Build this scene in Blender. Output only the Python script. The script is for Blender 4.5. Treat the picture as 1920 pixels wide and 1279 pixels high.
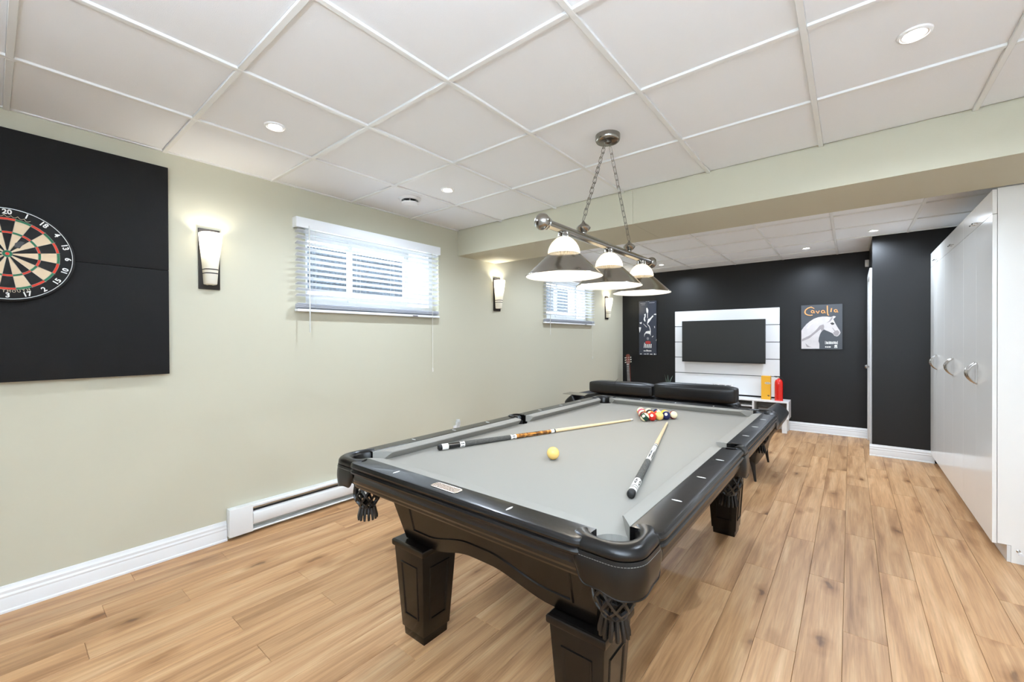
import bpy, bmesh, math, random
from mathutils import Vector, Matrix
random.seed(7)
PI = math.pi
for o in list(bpy.data.objects):
    bpy.data.objects.remove(o)
SC = bpy.context.scene
COL = SC.collection

# ------------------------------------------------------------------ camera
F_PX, YAW, PITCH, ROLL = 787.66, 0.677774, -0.004672, -0.004012
CAM = Vector((3.212, 0.0, 1.319))
fw = Vector((-math.sin(YAW) * math.cos(PITCH), math.cos(YAW) * math.cos(PITCH), math.sin(PITCH)))
rt0 = Vector((math.cos(YAW), math.sin(YAW), 0))
up0 = rt0.cross(fw)
rt = rt0 * math.cos(ROLL) + up0 * math.sin(ROLL)
up = rt.cross(fw)
cd = bpy.data.cameras.new('camera')
cd.sensor_width = 36.0
cd.lens = F_PX / 1920 * 36
cd.clip_start = 0.02
cam = bpy.data.objects.new('camera', cd)
COL.objects.link(cam)
cam.matrix_world = Matrix(((rt.x, up.x, -fw.x, CAM.x), (rt.y, up.y, -fw.y, CAM.y), (rt.z, up.z, -fw.z, CAM.z), (0, 0, 0, 1)))
SC.camera = cam

# ------------------------------------------------------------------ world and exposure
w = bpy.data.worlds.new('sky')
SC.world = w
w.use_nodes = True
w.node_tree.nodes['Background'].inputs[0].default_value = (0.86, 0.93, 1.0, 1)
w.node_tree.nodes['Background'].inputs[1].default_value = 7.5
SC.view_settings.view_transform = 'Standard'
SC.view_settings.look = 'None'
SC.view_settings.gamma = 1.0
SC.view_settings.use_curve_mapping = False
SC.view_settings.exposure = 0.46
DOWNLIGHT_W = 27.0
FILL_LAMP_W = 160.0  # power of the two added fill uplights, out of view
SCONCE_W = 2.5
PENDANT_W = 2.6

# ------------------------------------------------------------------ helpers
def lin(c):
    return tuple((v / 12.92 if v <= 0.04045 else ((v + 0.055) / 1.055) ** 2.4) for v in c)

def rgb(r, g, b):
    return lin((r / 255, g / 255, b / 255))

class G:
    """tiny node graph helper"""
    def __init__(s, name):
        s.m = bpy.data.materials.new(name)
        s.m.use_nodes = True
        s.t = s.m.node_tree
        s.b = s.t.nodes['Principled BSDF']
        s.out = s.t.nodes['Material Output']
    def n(s, typ, **kw):
        nd = s.t.nodes.new(typ)
        for k, v in kw.items():
            setattr(nd, k, v)
        return nd
    def l(s, a, b):
        s.t.links.new(a, b)

def mat(name, col, rough=0.5, metal=0.0, bump=None, spec=None, coat=0.0, emit=None, estr=0.0, trans=None, vary=None):
    g = G(name)
    b = g.b
    b.inputs['Base Color'].default_value = (*col, 1)
    b.inputs['Roughness'].default_value = rough
    b.inputs['Metallic'].default_value = metal
    if spec is not None:
        b.inputs['Specular IOR Level'].default_value = spec
    b.inputs['Coat Weight'].default_value = coat
    if emit:
        b.inputs['Emission Color'].default_value = (*emit, 1)
        b.inputs['Emission Strength'].default_value = estr
    tc = g.n('ShaderNodeTexCoord')
    if vary:
        nz = g.n('ShaderNodeTexNoise')
        nz.inputs['Scale'].default_value = vary[0]
        nz.inputs['Detail'].default_value = 4
        g.l(tc.outputs['Object'], nz.inputs['Vector'])
        mx = g.n('ShaderNodeMix', data_type='RGBA')
        mx.inputs[6].default_value = (*[c * (1 - vary[1]) for c in col], 1)
        mx.inputs[7].default_value = (*[min(1, c * (1 + vary[1])) for c in col], 1)
        g.l(nz.outputs['Fac'], mx.inputs[0])
        g.l(mx.outputs[2], b.inputs['Base Color'])
    if bump:
        nz = g.n('ShaderNodeTexNoise')
        nz.inputs['Scale'].default_value = bump[0]
        nz.inputs['Detail'].default_value = 3
        g.l(tc.outputs['Object'], nz.inputs['Vector'])
        bp = g.n('ShaderNodeBump')
        bp.inputs['Strength'].default_value = bump[1]
        bp.inputs['Distance'].default_value = bump[2] if len(bump) > 2 else 0.002
        g.l(nz.outputs['Fac'], bp.inputs['Height'])
        g.l(bp.outputs['Normal'], b.inputs['Normal'])
    if trans:
        tr = g.n('ShaderNodeBsdfTranslucent')
        tr.inputs['Color'].default_value = (*trans[1], 1)
        mx = g.n('ShaderNodeMixShader')
        mx.inputs[0].default_value = trans[0]
        g.l(b.outputs[0], mx.inputs[1])
        g.l(tr.outputs[0], mx.inputs[2])
        g.l(mx.outputs[0], g.out.inputs[0])
    return g.m

def wood_floor():
    g = G('oak_laminate')
    tc = g.n('ShaderNodeTexCoord')
    oi = g.n('ShaderNodeObjectInfo')
    rnd = g.n('ShaderNodeMath', operation='MULTIPLY')
    rnd.inputs[1].default_value = 137.0
    g.l(oi.outputs['Random'], rnd.inputs[0])
    cmb = g.n('ShaderNodeCombineXYZ')
    for i in range(3):
        g.l(rnd.outputs[0], cmb.inputs[i])
    add = g.n('ShaderNodeVectorMath', operation='ADD')
    g.l(tc.outputs['Object'], add.inputs[0])
    g.l(cmb.outputs[0], add.inputs[1])
    def mapped(sx, sy):
        mp = g.n('ShaderNodeMapping')
        mp.inputs['Scale'].default_value = (sx, sy, 1)
        g.l(add.outputs[0], mp.inputs['Vector'])
        return mp.outputs[0]
    # broad grain
    n1 = g.n('ShaderNodeTexNoise')
    n1.inputs['Scale'].default_value = 1.0
    n1.inputs['Detail'].default_value = 6
    n1.inputs['Roughness'].default_value = 0.55
    n1.inputs['Distortion'].default_value = 0.5
    g.l(mapped(17, 1.1), n1.inputs['Vector'])
    r1 = g.n('ShaderNodeValToRGB')
    e = r1.color_ramp.elements
    e[0].position = 0.28; e[0].color = (*rgb(158, 115, 77), 1)
    e[1].position = 0.72; e[1].color = (*rgb(219, 180, 136), 1)
    m = e.new(0.5); m.color = (*rgb(200, 155, 110), 1)
    g.l(n1.outputs['Fac'], r1.inputs[0])
    # fine fibres
    n2 = g.n('ShaderNodeTexNoise')
    n2.inputs['Scale'].default_value = 1.0
    n2.inputs['Detail'].default_value = 4
    g.l(mapped(150, 5), n2.inputs['Vector'])
    r2 = g.n('ShaderNodeValToRGB')
    e = r2.color_ramp.elements
    e[0].position = 0.25; e[0].color = (0.72, 0.70, 0.68, 1)
    e[1].position = 0.62; e[1].color = (1, 1, 1, 1)
    g.l(n2.outputs['Fac'], r2.inputs[0])
    mu = g.n('ShaderNodeMix', data_type='RGBA', blend_type='MULTIPLY')
    mu.inputs[0].default_value = 0.75
    g.l(r1.outputs[0], mu.inputs[6]); g.l(r2.outputs[0], mu.inputs[7])
    # knots
    vo = g.n('ShaderNodeTexVoronoi')
    vo.inputs['Scale'].default_value = 1.0
    vo.inputs['Randomness'].default_value = 1.0
    wrp = g.n('ShaderNodeTexNoise')
    wrp.inputs['Scale'].default_value = 9.0
    g.l(add.outputs[0], wrp.inputs['Vector'])
    wm = g.n('ShaderNodeVectorMath', operation='MULTIPLY_ADD')
    wm.inputs[1].default_value = (0.35, 0.35, 0)
    g.l(wrp.outputs['Color'], wm.inputs[0])
    g.l(mapped(6.5, 2.6), wm.inputs[2])
    g.l(wm.outputs[0], vo.inputs['Vector'])
    r3 = g.n('ShaderNodeValToRGB')
    e = r3.color_ramp.elements
    e[0].position = 0.05; e[0].color = (0.22, 0.15, 0.11, 1)
    e[1].position = 0.30; e[1].color = (1, 1, 1, 1)
    k = e.new(0.11); k.color = (0.66, 0.57, 0.48, 1)
    g.l(vo.outputs['Distance'], r3.inputs[0])
    mk = g.n('ShaderNodeMix', data_type='RGBA', blend_type='MULTIPLY')
    mk.inputs[0].default_value = 0.8
    g.l(mu.outputs[2], mk.inputs[6]); g.l(r3.outputs[0], mk.inputs[7])
    # plank to plank tone
    mr = g.n('ShaderNodeMapRange')
    mr.inputs['To Min'].default_value = 0.88
    mr.inputs['To Max'].default_value = 1.08
    g.l(oi.outputs['Random'], mr.inputs[0])
    hs = g.n('ShaderNodeHueSaturation')
    g.l(mr.outputs[0], hs.inputs['Value'])
    g.l(mk.outputs[2], hs.inputs['Color'])
    g.l(hs.outputs[0], g.b.inputs['Base Color'])
    g.b.inputs['Roughness'].default_value = 0.42
    g.b.inputs['Specular IOR Level'].default_value = 0.35
    bp = g.n('ShaderNodeBump')
    bp.inputs['Strength'].default_value = 0.12
    bp.inputs['Distance'].default_value = 0.001
    g.l(n2.outputs['Fac'], bp.inputs['Height'])
    g.l(bp.outputs[0], g.b.inputs['Normal'])
    return g.m

def speckle(name, c0, c1, scale, thr=0.5, rough=0.6):
    g = G(name)
    tc = g.n('ShaderNodeTexCoord')
    nz = g.n('ShaderNodeTexNoise')
    nz.inputs['Scale'].default_value = scale
    nz.inputs['Detail'].default_value = 1
    g.l(tc.outputs['Object'], nz.inputs['Vector'])
    r = g.n('ShaderNodeValToRGB')
    r.color_ramp.elements[0].position = thr - 0.06; r.color_ramp.elements[0].color = (*c0, 1)
    r.color_ramp.elements[1].position = thr + 0.06; r.color_ramp.elements[1].color = (*c1, 1)
    g.l(nz.outputs['Fac'], r.inputs[0])
    g.l(r.outputs[0], g.b.inputs['Base Color'])
    g.b.inputs['Roughness'].default_value = rough
    return g.m

def glass_pane():
    g = G('window_glass')
    gl = g.n('ShaderNodeBsdfGlossy'); gl.inputs['Roughness'].default_value = 0.02
    tr = g.n('ShaderNodeBsdfTransparent'); tr.inputs[0].default_value = (0.93, 0.96, 0.97, 1)
    lw = g.n('ShaderNodeLayerWeight'); lw.inputs['Blend'].default_value = 0.12
    mx = g.n('ShaderNodeMixShader')
    g.l(lw.outputs['Fresnel'], mx.inputs[0]); g.l(tr.outputs[0], mx.inputs[1]); g.l(gl.outputs[0], mx.inputs[2])
    g.l(mx.outputs[0], g.out.inputs[0])
    return g.m

M = {}
M['wall'] = mat('cream_wall_paint', rgb(200, 196, 175), 0.6, bump=(240, 0.06, 0.001), spec=0.3)
M['white_wall'] = mat('white_wall_paint', rgb(243, 243, 241), 0.6, spec=0.3)  # for the unseen walls only, kept white so they bounce more light
M['black_wall'] = mat('black_wall_paint', rgb(23, 23, 23), 0.42, bump=(220, 0.08, 0.001), spec=0.35)
M['tile'] = mat('ceiling_tile_white', rgb(243, 245, 247), 0.85, bump=(420, 0.35, 0.002), spec=0.1)
M['tee'] = mat('ceiling_tee_white', rgb(236, 237, 235), 0.45)
M['trim'] = mat('white_trim_paint', rgb(238, 239, 238), 0.35)
M['heater'] = mat('heater_enamel', rgb(232, 233, 231), 0.4)
M['dark'] = mat('dark_gap', rgb(40, 40, 40), 0.8)
M['plank'] = wood_floor()
M['subfloor'] = mat('subfloor', rgb(90, 66, 48), 0.9)
M['cab'] = mat('white_melamine', rgb(242, 241, 236), 0.16, spec=0.5)
M['cab_in'] = mat('cabinet_carcass', rgb(226, 225, 221), 0.25)
M['chrome'] = mat('brushed_nickel', rgb(190, 188, 184), 0.22, 1.0)
M['nickel'] = mat('pendant_nickel', rgb(150, 146, 139), 0.2, 1.0)
M['chain'] = mat('pendant_chain_metal', rgb(120, 116, 110), 0.3, 1.0)
M['black_wood'] = mat('black_lacquered_wood', rgb(10, 8, 7), 0.27, spec=0.32, coat=0.1, bump=(60, 0.03, 0.001))
M['rail_top'] = mat('black_satin_rail', rgb(13, 12, 12), 0.27, spec=0.4, coat=0.1)
M['leather'] = mat('black_leather', rgb(9, 8, 7), 0.28, spec=0.38, bump=(500, 0.18, 0.001))
M['net'] = mat('black_leather_net', rgb(8, 8, 8), 0.35)
M['stitch'] = mat('grey_thread', rgb(120, 118, 112), 0.7)
M['cloth'] = mat('grey_felt', rgb(148, 145, 138), 0.95, spec=0.1, bump=(900, 0.1, 0.0005))
M['pearl'] = mat('pearl_inlay', rgb(236, 235, 230), 0.2)
M['plate'] = speckle('etched_copper_plate', rgb(84, 66, 56), rgb(196, 176, 158), 260, 0.5, 0.3)
M['plate_rim'] = mat('plate_rim_metal', rgb(214, 204, 192), 0.25, 0.9)
M['sofa'] = mat('black_sofa_leather', rgb(14, 14, 15), 0.36, spec=0.5, bump=(160, 0.15, 0.002))
M['tv'] = mat('tv_screen', rgb(44, 45, 44), 0.32, spec=0.4)
M['tv_frame'] = mat('tv_bezel', rgb(18, 18, 18), 0.35)
M['console'] = mat('white_lacquer', rgb(238, 238, 237), 0.3)
M['console_in'] = mat('grey_wood_inside', rgb(120, 112, 106), 0.6)
M['groove'] = mat('panel_groove', rgb(90, 91, 92), 0.7)
M['opal'] = mat('opal_glass', rgb(250, 246, 234), 0.25, trans=(0.35, rgb(250, 244, 224)))
M['opal_rib'] = mat('ribbed_opal_glass', rgb(236, 226, 204), 0.25, trans=(0.16, rgb(255, 238, 208)))
M['white_in'] = mat('white_enamel', rgb(250, 246, 236), 0.5)
M['bulb'] = mat('bulb_glow', rgb(255, 250, 240), 0.4, emit=(1.0, 0.9, 0.74), estr=7.0)
M['down'] = mat('downlight_lens', rgb(255, 255, 252), 0.4, emit=(1.0, 0.98, 0.94), estr=22.0)
M['down_trim'] = mat('downlight_trim', rgb(240, 240, 238), 0.35)
M['bronze'] = mat('dark_bronze', rgb(48, 44, 41), 0.45, 0.6)
M['blind'] = mat('white_blind_slat', rgb(238, 239, 242), 0.45, trans=(0.35, rgb(245, 248, 255)))
M['cord'] = mat('white_cord', rgb(226, 224, 214), 0.7)
M['wand'] = mat('clear_wand', rgb(206, 205, 198), 0.2)
M['vinyl'] = mat('white_vinyl', rgb(238, 240, 242), 0.4)
M['glass'] = glass_pane()
M['siding'] = speckle('blue_grey_siding', rgb(38, 44, 52), rgb(60, 68, 78), 30, 0.5, 0.8)
M['gravel'] = mat('pale_gravel', rgb(222, 220, 214), 0.9, vary=(30, 0.12))
M['board'] = mat('black_backboard_foam', rgb(17, 17, 17), 0.75, spec=0.3, bump=(350, 0.5, 0.002), vary=(60, 0.12))
M['d_black'] = mat('sisal_black', rgb(26, 26, 26), 0.85, bump=(600, 0.3))
M['d_cream'] = mat('sisal_cream', rgb(226, 203, 170), 0.85, bump=(600, 0.3))
M['d_red'] = mat('sisal_red', rgb(214, 62, 40), 0.8, bump=(600, 0.3))
M['d_green'] = mat('sisal_green', rgb(45, 118, 84), 0.8, bump=(600, 0.3))
M['wire'] = mat('steel_wire', rgb(205, 205, 200), 0.3, 0.8)
M['ink_white'] = mat('white_print', rgb(236, 235, 230), 0.5)
M['ink_cream'] = mat('cream_print', rgb(226, 214, 182), 0.5)
M['ink_red'] = mat('red_print', rgb(176, 50, 48), 0.5)
M['ink_grey'] = mat('grey_print', rgb(138, 138, 142), 0.5)
M['ink_dark'] = mat('dark_print', rgb(60, 58, 58), 0.5)
M['poster_dark'] = mat('poster_slate', rgb(66, 69, 74), 0.35)
M['poster_night'] = mat('poster_night_blue', rgb(52, 56, 68), 0.3)
M['poster_edge'] = mat('poster_edge', rgb(18, 18, 19), 0.4)
M['horse'] = mat('horse_print', rgb(208, 202, 200), 0.5, vary=(14, 0.16))
M['horse_sh'] = mat('horse_print_grey', rgb(158, 150, 150), 0.5, vary=(18, 0.12))
M['orange_ink'] = mat('orange_print', rgb(240, 170, 106), 0.5)
M['yellow_box'] = mat('yellow_carton', rgb(238, 176, 42), 0.5)
M['red'] = mat('extinguisher_red', rgb(222, 36, 26), 0.22, spec=0.5, coat=0.4)
M['green_leaf'] = mat('dusty_green_leaf', rgb(78, 94, 84), 0.5)
M['pot'] = mat('dark_pot', rgb(38, 38, 40), 0.5)
M['guitar_top'] = mat('guitar_spruce', rgb(196, 140, 76), 0.3, coat=0.3)
M['guitar_side'] = mat('guitar_mahogany', rgb(112, 50, 34), 0.3, coat=0.3, vary=(12, 0.2))
M['fret'] = mat('rosewood', rgb(62, 50, 44), 0.5)
M['ivory'] = mat('ivory_plastic', rgb(240, 236, 222), 0.25)
M['shaft'] = mat('maple_shaft', rgb(226, 200, 156), 0.3, vary=(20, 0.06))
M['cue_brown'] = speckle('cue_flamed_maple', rgb(120, 74, 28), rgb(196, 132, 58), 40, 0.5, 0.2)
M['cue_black'] = mat('cue_ebony', rgb(18, 17, 17), 0.18, coat=0.4)
M['cue_wrap'] = speckle('cue_linen_wrap', rgb(40, 40, 38), rgb(112, 110, 104), 700, 0.54, 0.8)
M['cue_white'] = mat('cue_white', rgb(240, 238, 230), 0.2)
M['rubber'] = mat('black_rubber', rgb(16, 16, 16), 0.5)
M['tip'] = mat('cue_tip_leather', rgb(200, 190, 170), 0.8)
M['clear'] = mat('frosted_clear_plastic', rgb(226, 228, 226), 0.15, trans=(0.4, (0.9, 0.92, 0.92)))
M['door'] = mat('white_door_paint', rgb(236, 236, 234), 0.4)
M['plastic'] = mat('white_plastic', rgb(236, 236, 236), 0.35)

def smooth01(t):
    t = max(0, min(1, t)); return t * t * (3 - 2 * t)

class MB:
    """collects boxes, prisms, tubes and lathes into ONE mesh"""
    def __init__(s):
        s.v = []; s.f = []
    def add(s, vs, fs):
        n = len(s.v)
        s.v += [tuple(p) for p in vs]
        s.f += [tuple(i + n for i in f) for f in fs]
        return s
    def box(s, x0, x1, y0, y1, z0, z1):
        vs = [(x, y, z) for z in (z0, z1) for y in (y0, y1) for x in (x0, x1)]
        return s.add(vs, [(0, 2, 3, 1), (4, 5, 7, 6), (0, 1, 5, 4), (2, 6, 7, 3), (0, 4, 6, 2), (1, 3, 7, 5)])
    def hexa(s, bot, top):
        """bottom ring and top ring of equal length, both counter-clockwise seen from above"""
        n = len(bot)
        fs = [tuple(range(n - 1, -1, -1)), tuple(range(n, 2 * n))]
        fs += [(i, (i + 1) % n, n + (i + 1) % n, n + i) for i in range(n)]
        return s.add(list(bot) + list(top), fs)
    def loft(s, rings, closed=True, cap0=True, cap1=True):
        n = len(rings[0]); vs = []; fs = []
        for r in rings:
            vs += list(r)
        for k in range(len(rings) - 1):
            for i in range(n if closed else n - 1):
                j = (i + 1) % n
                fs.append((k * n + i, k * n + j, (k + 1) * n + j, (k + 1) * n + i))
        if cap0: fs.append(tuple(range(n - 1, -1, -1)))
        if cap1: fs.append(tuple((len(rings) - 1) * n + i for i in range(n)))
        return s.add(vs, fs)
    def lathe(s, prof, seg=24, c=(0, 0, 0), axis='z', cap0=False, cap1=False):
        rings = []
        for r, h in prof:
            ring = []
            for i in range(seg):
                t = 2 * PI * i / seg
                p = (r * math.cos(t), r * math.sin(t), h)
                if axis == 'x': p = (p[2], p[0], p[1])
                if axis == 'y': p = (p[1], p[2], p[0])
                ring.append((c[0] + p[0], c[1] + p[1], c[2] + p[2]))
            rings.append(ring)
        return s.loft(rings, True, cap0, cap1)
    def tube(s, pts, r, seg=8, closed=False, caps=True):
        pts = [Vector(p) for p in pts]
        n = len(pts); rings = []
        ref = None
        for i in range(n):
            if closed:
                t = pts[(i + 1) % n] - pts[i - 1]
            else:
                t = pts[min(i + 1, n - 1)] - pts[max(i - 1, 0)]
            t.normalize()
            if ref is None:
                ref = Vector((0, 0, 1)) if abs(t.z) < 0.9 else Vector((1, 0, 0))
            u = (ref - t * ref.dot(t)).normalized()
            v = t.cross(u)
            ref = u
            rr = r[i] if isinstance(r, (list, tuple)) else r
            rings.append([pts[i] + u * (rr * math.cos(2 * PI * k / seg)) + v * (rr * math.sin(2 * PI * k / seg)) for k in range(seg)])
        if closed:
            rings.append(rings[0])
            return s.loft(rings, True, False, False)
        return s.loft(rings, True, caps, caps)
    def sphere(s, c, r, seg=16, rings=10, sc=(1, 1, 1)):
        prof = []
        for i in range(rings + 1):
            t = -PI / 2 + PI * i / rings
            prof.append((max(1e-5, math.cos(t)), math.sin(t)))
        vs = MB().lathe(prof, seg)
        return s.add([(c[0] + x * r * sc[0], c[1] + y * r * sc[1], c[2] + z * r * sc[2]) for x, y, z in vs.v], vs.f)
    def prism(s, poly, fn0, fn1):
        """poly of 2D points mapped by fn0 (front) and fn1 (back) to 3D"""
        n = len(poly)
        a = [fn0(*p) for p in poly]; b = [fn1(*p) for p in poly]
        fs = [tuple(range(n)), tuple(range(2 * n - 1, n - 1, -1))]
        fs += [(i, n + i, n + (i + 1) % n, (i + 1) % n) for i in range(n)]
        return s.add(a + b, fs)
    def mesh(s, name, mat, smooth=False, bevel=0, bseg=2, sharp=40):
        me = bpy.data.meshes.new(name)
        bm = bmesh.new()
        vs = [bm.verts.new(p) for p in s.v]
        for f in s.f:
            try:
                bm.faces.new([vs[i] for i in f])
            except ValueError:
                pass
        bmesh.ops.remove_doubles(bm, verts=bm.verts, dist=1e-6)
        bmesh.ops.recalc_face_normals(bm, faces=bm.faces)
        if bevel:
            es = [e for e in bm.edges if len(e.link_faces) == 2 and e.calc_face_angle(0) > 0.5]
            bmesh.ops.bevel(bm, geom=es, offset=bevel, segments=bseg, profile=0.6, affect='EDGES', clamp_overlap=True)
        big = [f for f in bm.faces if len(f.verts) > 4]
        if big:
            bmesh.ops.triangulate(bm, faces=big)
        if smooth or bevel:
            for f in bm.faces: f.smooth = True
            for e in bm.edges:
                if len(e.link_faces) == 2 and e.calc_face_angle(0) > math.radians(sharp):
                    e.smooth = False
        bm.to_mesh(me); bm.free()
        me.materials.append(M[mat] if isinstance(mat, str) else mat)
        return me
    def build(s, name, mat, parent=None, smooth=False, bevel=0, bseg=2, world=False, sharp=40):
        """vertices are local to the parent (world=True: given in world space)"""
        if world and parent is not None:
            o = parent.matrix_world.translation if False else wl(parent)
            s.v = [(x - o[0], y - o[1], z - o[2]) for x, y, z in s.v]
        me = s.mesh(name, mat, smooth, bevel, bseg, sharp)
        return link(name, me, parent)

def wl(o):
    p = Vector((0, 0, 0))
    while o is not None:
        p += o.location
        o = o.parent
    return p

def link(name, me, parent=None, loc=None):
    o = bpy.data.objects.new(name, me)
    COL.objects.link(o)
    if parent is not None: o.parent = parent
    if loc is not None: o.location = loc
    return o

def tag(o, label=None, cat=None, group=None, kind=None):
    if label: o['label'] = label
    if cat: o['category'] = cat
    if group: o['group'] = group
    if kind: o['kind'] = kind
    return o

def thing(name, label, cat, loc=(0, 0, 0), group=None):
    o = bpy.data.objects.new(name, None)
    o.empty_display_size = 0.05
    COL.objects.link(o)
    o.location = loc
    return tag(o, label, cat, group)

def copy_tree(o, parent=None):
    c = o.copy(); COL.objects.link(c)
    if parent is not None: c.parent = parent
    for ch in list(o.children):
        copy_tree(ch, c)
    return c

def struct(name, mb, m, label=None, **kw):
    o = mb.build(name, m, **kw)
    return tag(o, label, None, None, 'structure')

def text_mesh(txt, size, mat, extrude=0.0004, bold=0.0):
    cu = bpy.data.curves.new('lettering', 'FONT')
    cu.body = txt; cu.size = size; cu.extrude = extrude; cu.offset = bold
    cu.align_x = 'CENTER'; cu.align_y = 'CENTER'
    cu.resolution_u = 3
    to = bpy.data.objects.new('lettering', cu)
    me = bpy.data.meshes.new_from_object(to)
    bpy.data.objects.remove(to); bpy.data.curves.remove(cu)
    me.materials.clear(); me.materials.append(M[mat])
    return me

def lamp(name, typ, loc, watts, col, parent=None, radius=0.03, spot=None, blend=1.0):
    ld = bpy.data.lights.new(name, typ)
    ld.energy = watts; ld.color = col
    ld.shadow_soft_size = radius
    if spot:
        ld.spot_size = spot; ld.spot_blend = blend
    o = bpy.data.objects.new(name, ld)
    COL.objects.link(o)
    if parent is not None: o.parent = parent
    o.location = loc
    return o

# ================================================================== ROOM SHELL
RX, Y0, Y1, H = 4.55, -0.9, 7.19, 2.45
CEIL = H + 0.006
# floor
fl = struct('floor', MB().box(-0.25, RX + 0.1, Y0 - 0.1, Y1 + 0.1, -0.06, -0.009), 'subfloor', 'warm oak laminate plank floor')
PW, PLN = 0.1517, 1.215
def plank_mesh(L):
    g, c, t = 0.0005, 0.0012, 0.009
    x0, x1, y0, y1 = -PW / 2 + g, PW / 2 - g, -L / 2 + g, L / 2 - g
    rings = [[(x0, y0, -t), (x1, y0, -t), (x1, y1, -t), (x0, y1, -t)],
             [(x0, y0, -c), (x1, y0, -c), (x1, y1, -c), (x0, y1, -c)],
             [(x0 + c, y0 + c, 0), (x1 - c, y0 + c, 0), (x1 - c, y1 - c, 0), (x0 + c, y1 - c, 0)]]
    return MB().loft(rings).mesh('plank', 'plank')
pl_full = plank_mesh(PLN)
ends = {3: .63, 4: .25, 5: 1.09, 6: .715, 8: .715, 11: 1.09, 12: 1.44, 21: 3.61, 22: 3.13, 23: 3.56}
ncol = int(RX / PW) + 1
prev = 0
for i in range(ncol):
    xc = (i + 0.5) * PW
    if xc - PW / 2 > RX: break
    e0 = ends.get(i)
    if e0 is None:
        e0 = (prev + random.uniform(0.32, 0.85)) % PLN
    prev = e0 % PLN
    y = prev - PLN * 3
    while y < Y1:
        a, b = max(y, Y0), min(y + PLN, Y1)
        if b - a > 0.02:
            me = pl_full if (b - a) > PLN - 1e-4 else plank_mesh(b - a)
            link('plank', me, fl, (xc, (a + b) / 2, 0))
        y += PLN

# walls
WIN = [(1.50, 2.82), (4.74, 6.02)]
WZ0, WZ1 = 1.59, 2.19
wlm = MB()
segs = [(Y0 - 0.1, WIN[0][0]), (WIN[0][1], WIN[1][0]), (WIN[1][1], Y1 + 0.1)]
for a, b in segs:
    wlm.box(-0.25, 0, a, b, -0.06, H + 0.05)
for a, b in WIN:
    wlm.box(-0.25, 0, a, b, -0.06, WZ0)
    wlm.box(-0.25, 0, a, b, WZ1, H + 0.05)
struct('wall_left', wlm, 'wall', 'cream painted wall with two small high windows')
DX = 3.405   # wall with the door
RY = 6.19    # front of the black return wall
struct('wall_far', MB().box(0, DX + 0.001, Y1, Y1 + 0.1, -0.06, H + 0.05), 'black_wall', 'black accent wall behind the television')
dw = MB()
DY0, DY1, DZ = 6.34, 7.08, 2.04
dw.box(DX, DX + 0.1, RY + 0.1, DY0, -0.06, H + 0.05)
dw.box(DX, DX + 0.1, DY1, Y1 + 0.1, -0.06, H + 0.05)
dw.box(DX, DX + 0.1, DY0, DY1, DZ, H + 0.05)
struct('wall_door_side', dw, 'black_wall', 'short black side wall holding the white door')
struct('wall_return', MB().box(DX, RX, RY, RY + 0.1, -0.06, H + 0.05), 'black_wall', 'narrow black wall between the door and the white cabinets')
struct('wall_right', MB().box(RX, RX + 0.1, Y0 - 0.1, RY + 0.1, -0.06, H + 0.05), 'white_wall', 'unseen wall behind the cabinets, made white for bounce light')
struct('wall_back', MB().box(-0.25, RX + 0.1, Y0 - 0.1, Y0, -0.06, H + 0.05), 'white_wall', 'unseen wall behind the camera, moved in and made white for bounce light')  # unseen, set close and white to throw light back into the room
bm_ = MB().box(0.001, 1.918, 3.085, 3.69, 2.195, H + 0.01).box(1.9195, RX, 3.085, 3.69, 2.195, H + 0.01)
bm_.box(1.9, 1.93, 3.09, 3.68, 2.2, H)
struct('trim_1', bm_, 'wall', 'cream boxed-in soffit beam crossing the ceiling')

# ceiling: slab, tiles, tees
ce = struct('ceiling', MB().box(-0.25, RX + 0.1, Y0 - 0.1, Y1 + 0.1, CEIL + 0.02, CEIL + 0.12), 'tile', 'white suspended ceiling of square tiles')
gx = [0.0] + [0.60 + 0.6195 * k for k in range(7)]
gx = [x for x in gx if x < RX - 0.05] + [RX]
gy1 = [Y0] + [0.662 + 0.606 * k for k in range(-4, 4)] + [3.085]
gy1 = [y for i, y in enumerate(gy1) if y >= Y0 and (i == 0 or y > Y0 + 0.05)]
gy2 = [3.69, 4.345, 4.95, 5.555, 6.16, 6.77, Y1]
def ceiling_field(xs, ys):
    for i in range(len(xs) - 1):
        for j in range(len(ys) - 1):
            cx, cy = (xs[i] + xs[i + 1]) / 2, (ys[j] + ys[j + 1]) / 2
            if cx > DX and cy > RY + 0.05: continue
            x1 = xs[i + 1]
            a, b = (x1 - xs[i]) / 2 - 0.009, (ys[j + 1] - ys[j]) / 2 - 0.009
            key = (round(a, 3), round(b, 3))
            if key not in tile_cache:
                m = MB()
                rings = [[(-a, -b, 0.02), (a, -b, 0.02), (a, b, 0.02), (-a, b, 0.02)],
                         [(-a, -b, 0.003), (a, -b, 0.003), (a, b, 0.003), (-a, b, 0.003)],
                         [(-a + .004, -b + .004, 0), (a - .004, -b + .004, 0), (a - .004, b - .004, 0), (-a + .004, b - .004, 0)]]
                tile_cache[key] = m.loft(rings).mesh('ceiling_tile', 'tile')
            link('ceiling_tile', tile_cache[key], ce, (cx, cy, CEIL))
tile_cache = {}
ceiling_field(gx, gy1)
ceiling_field(gx, gy2)
TW = 0.0115
def tee(x0, x1, y0, y1):
    MB().box(x0, x1, y0, y1, H - 0.004, CEIL + 0.018).build('ceiling_tee', 'tee', ce, bevel=0.0015, bseg=1)
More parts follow.
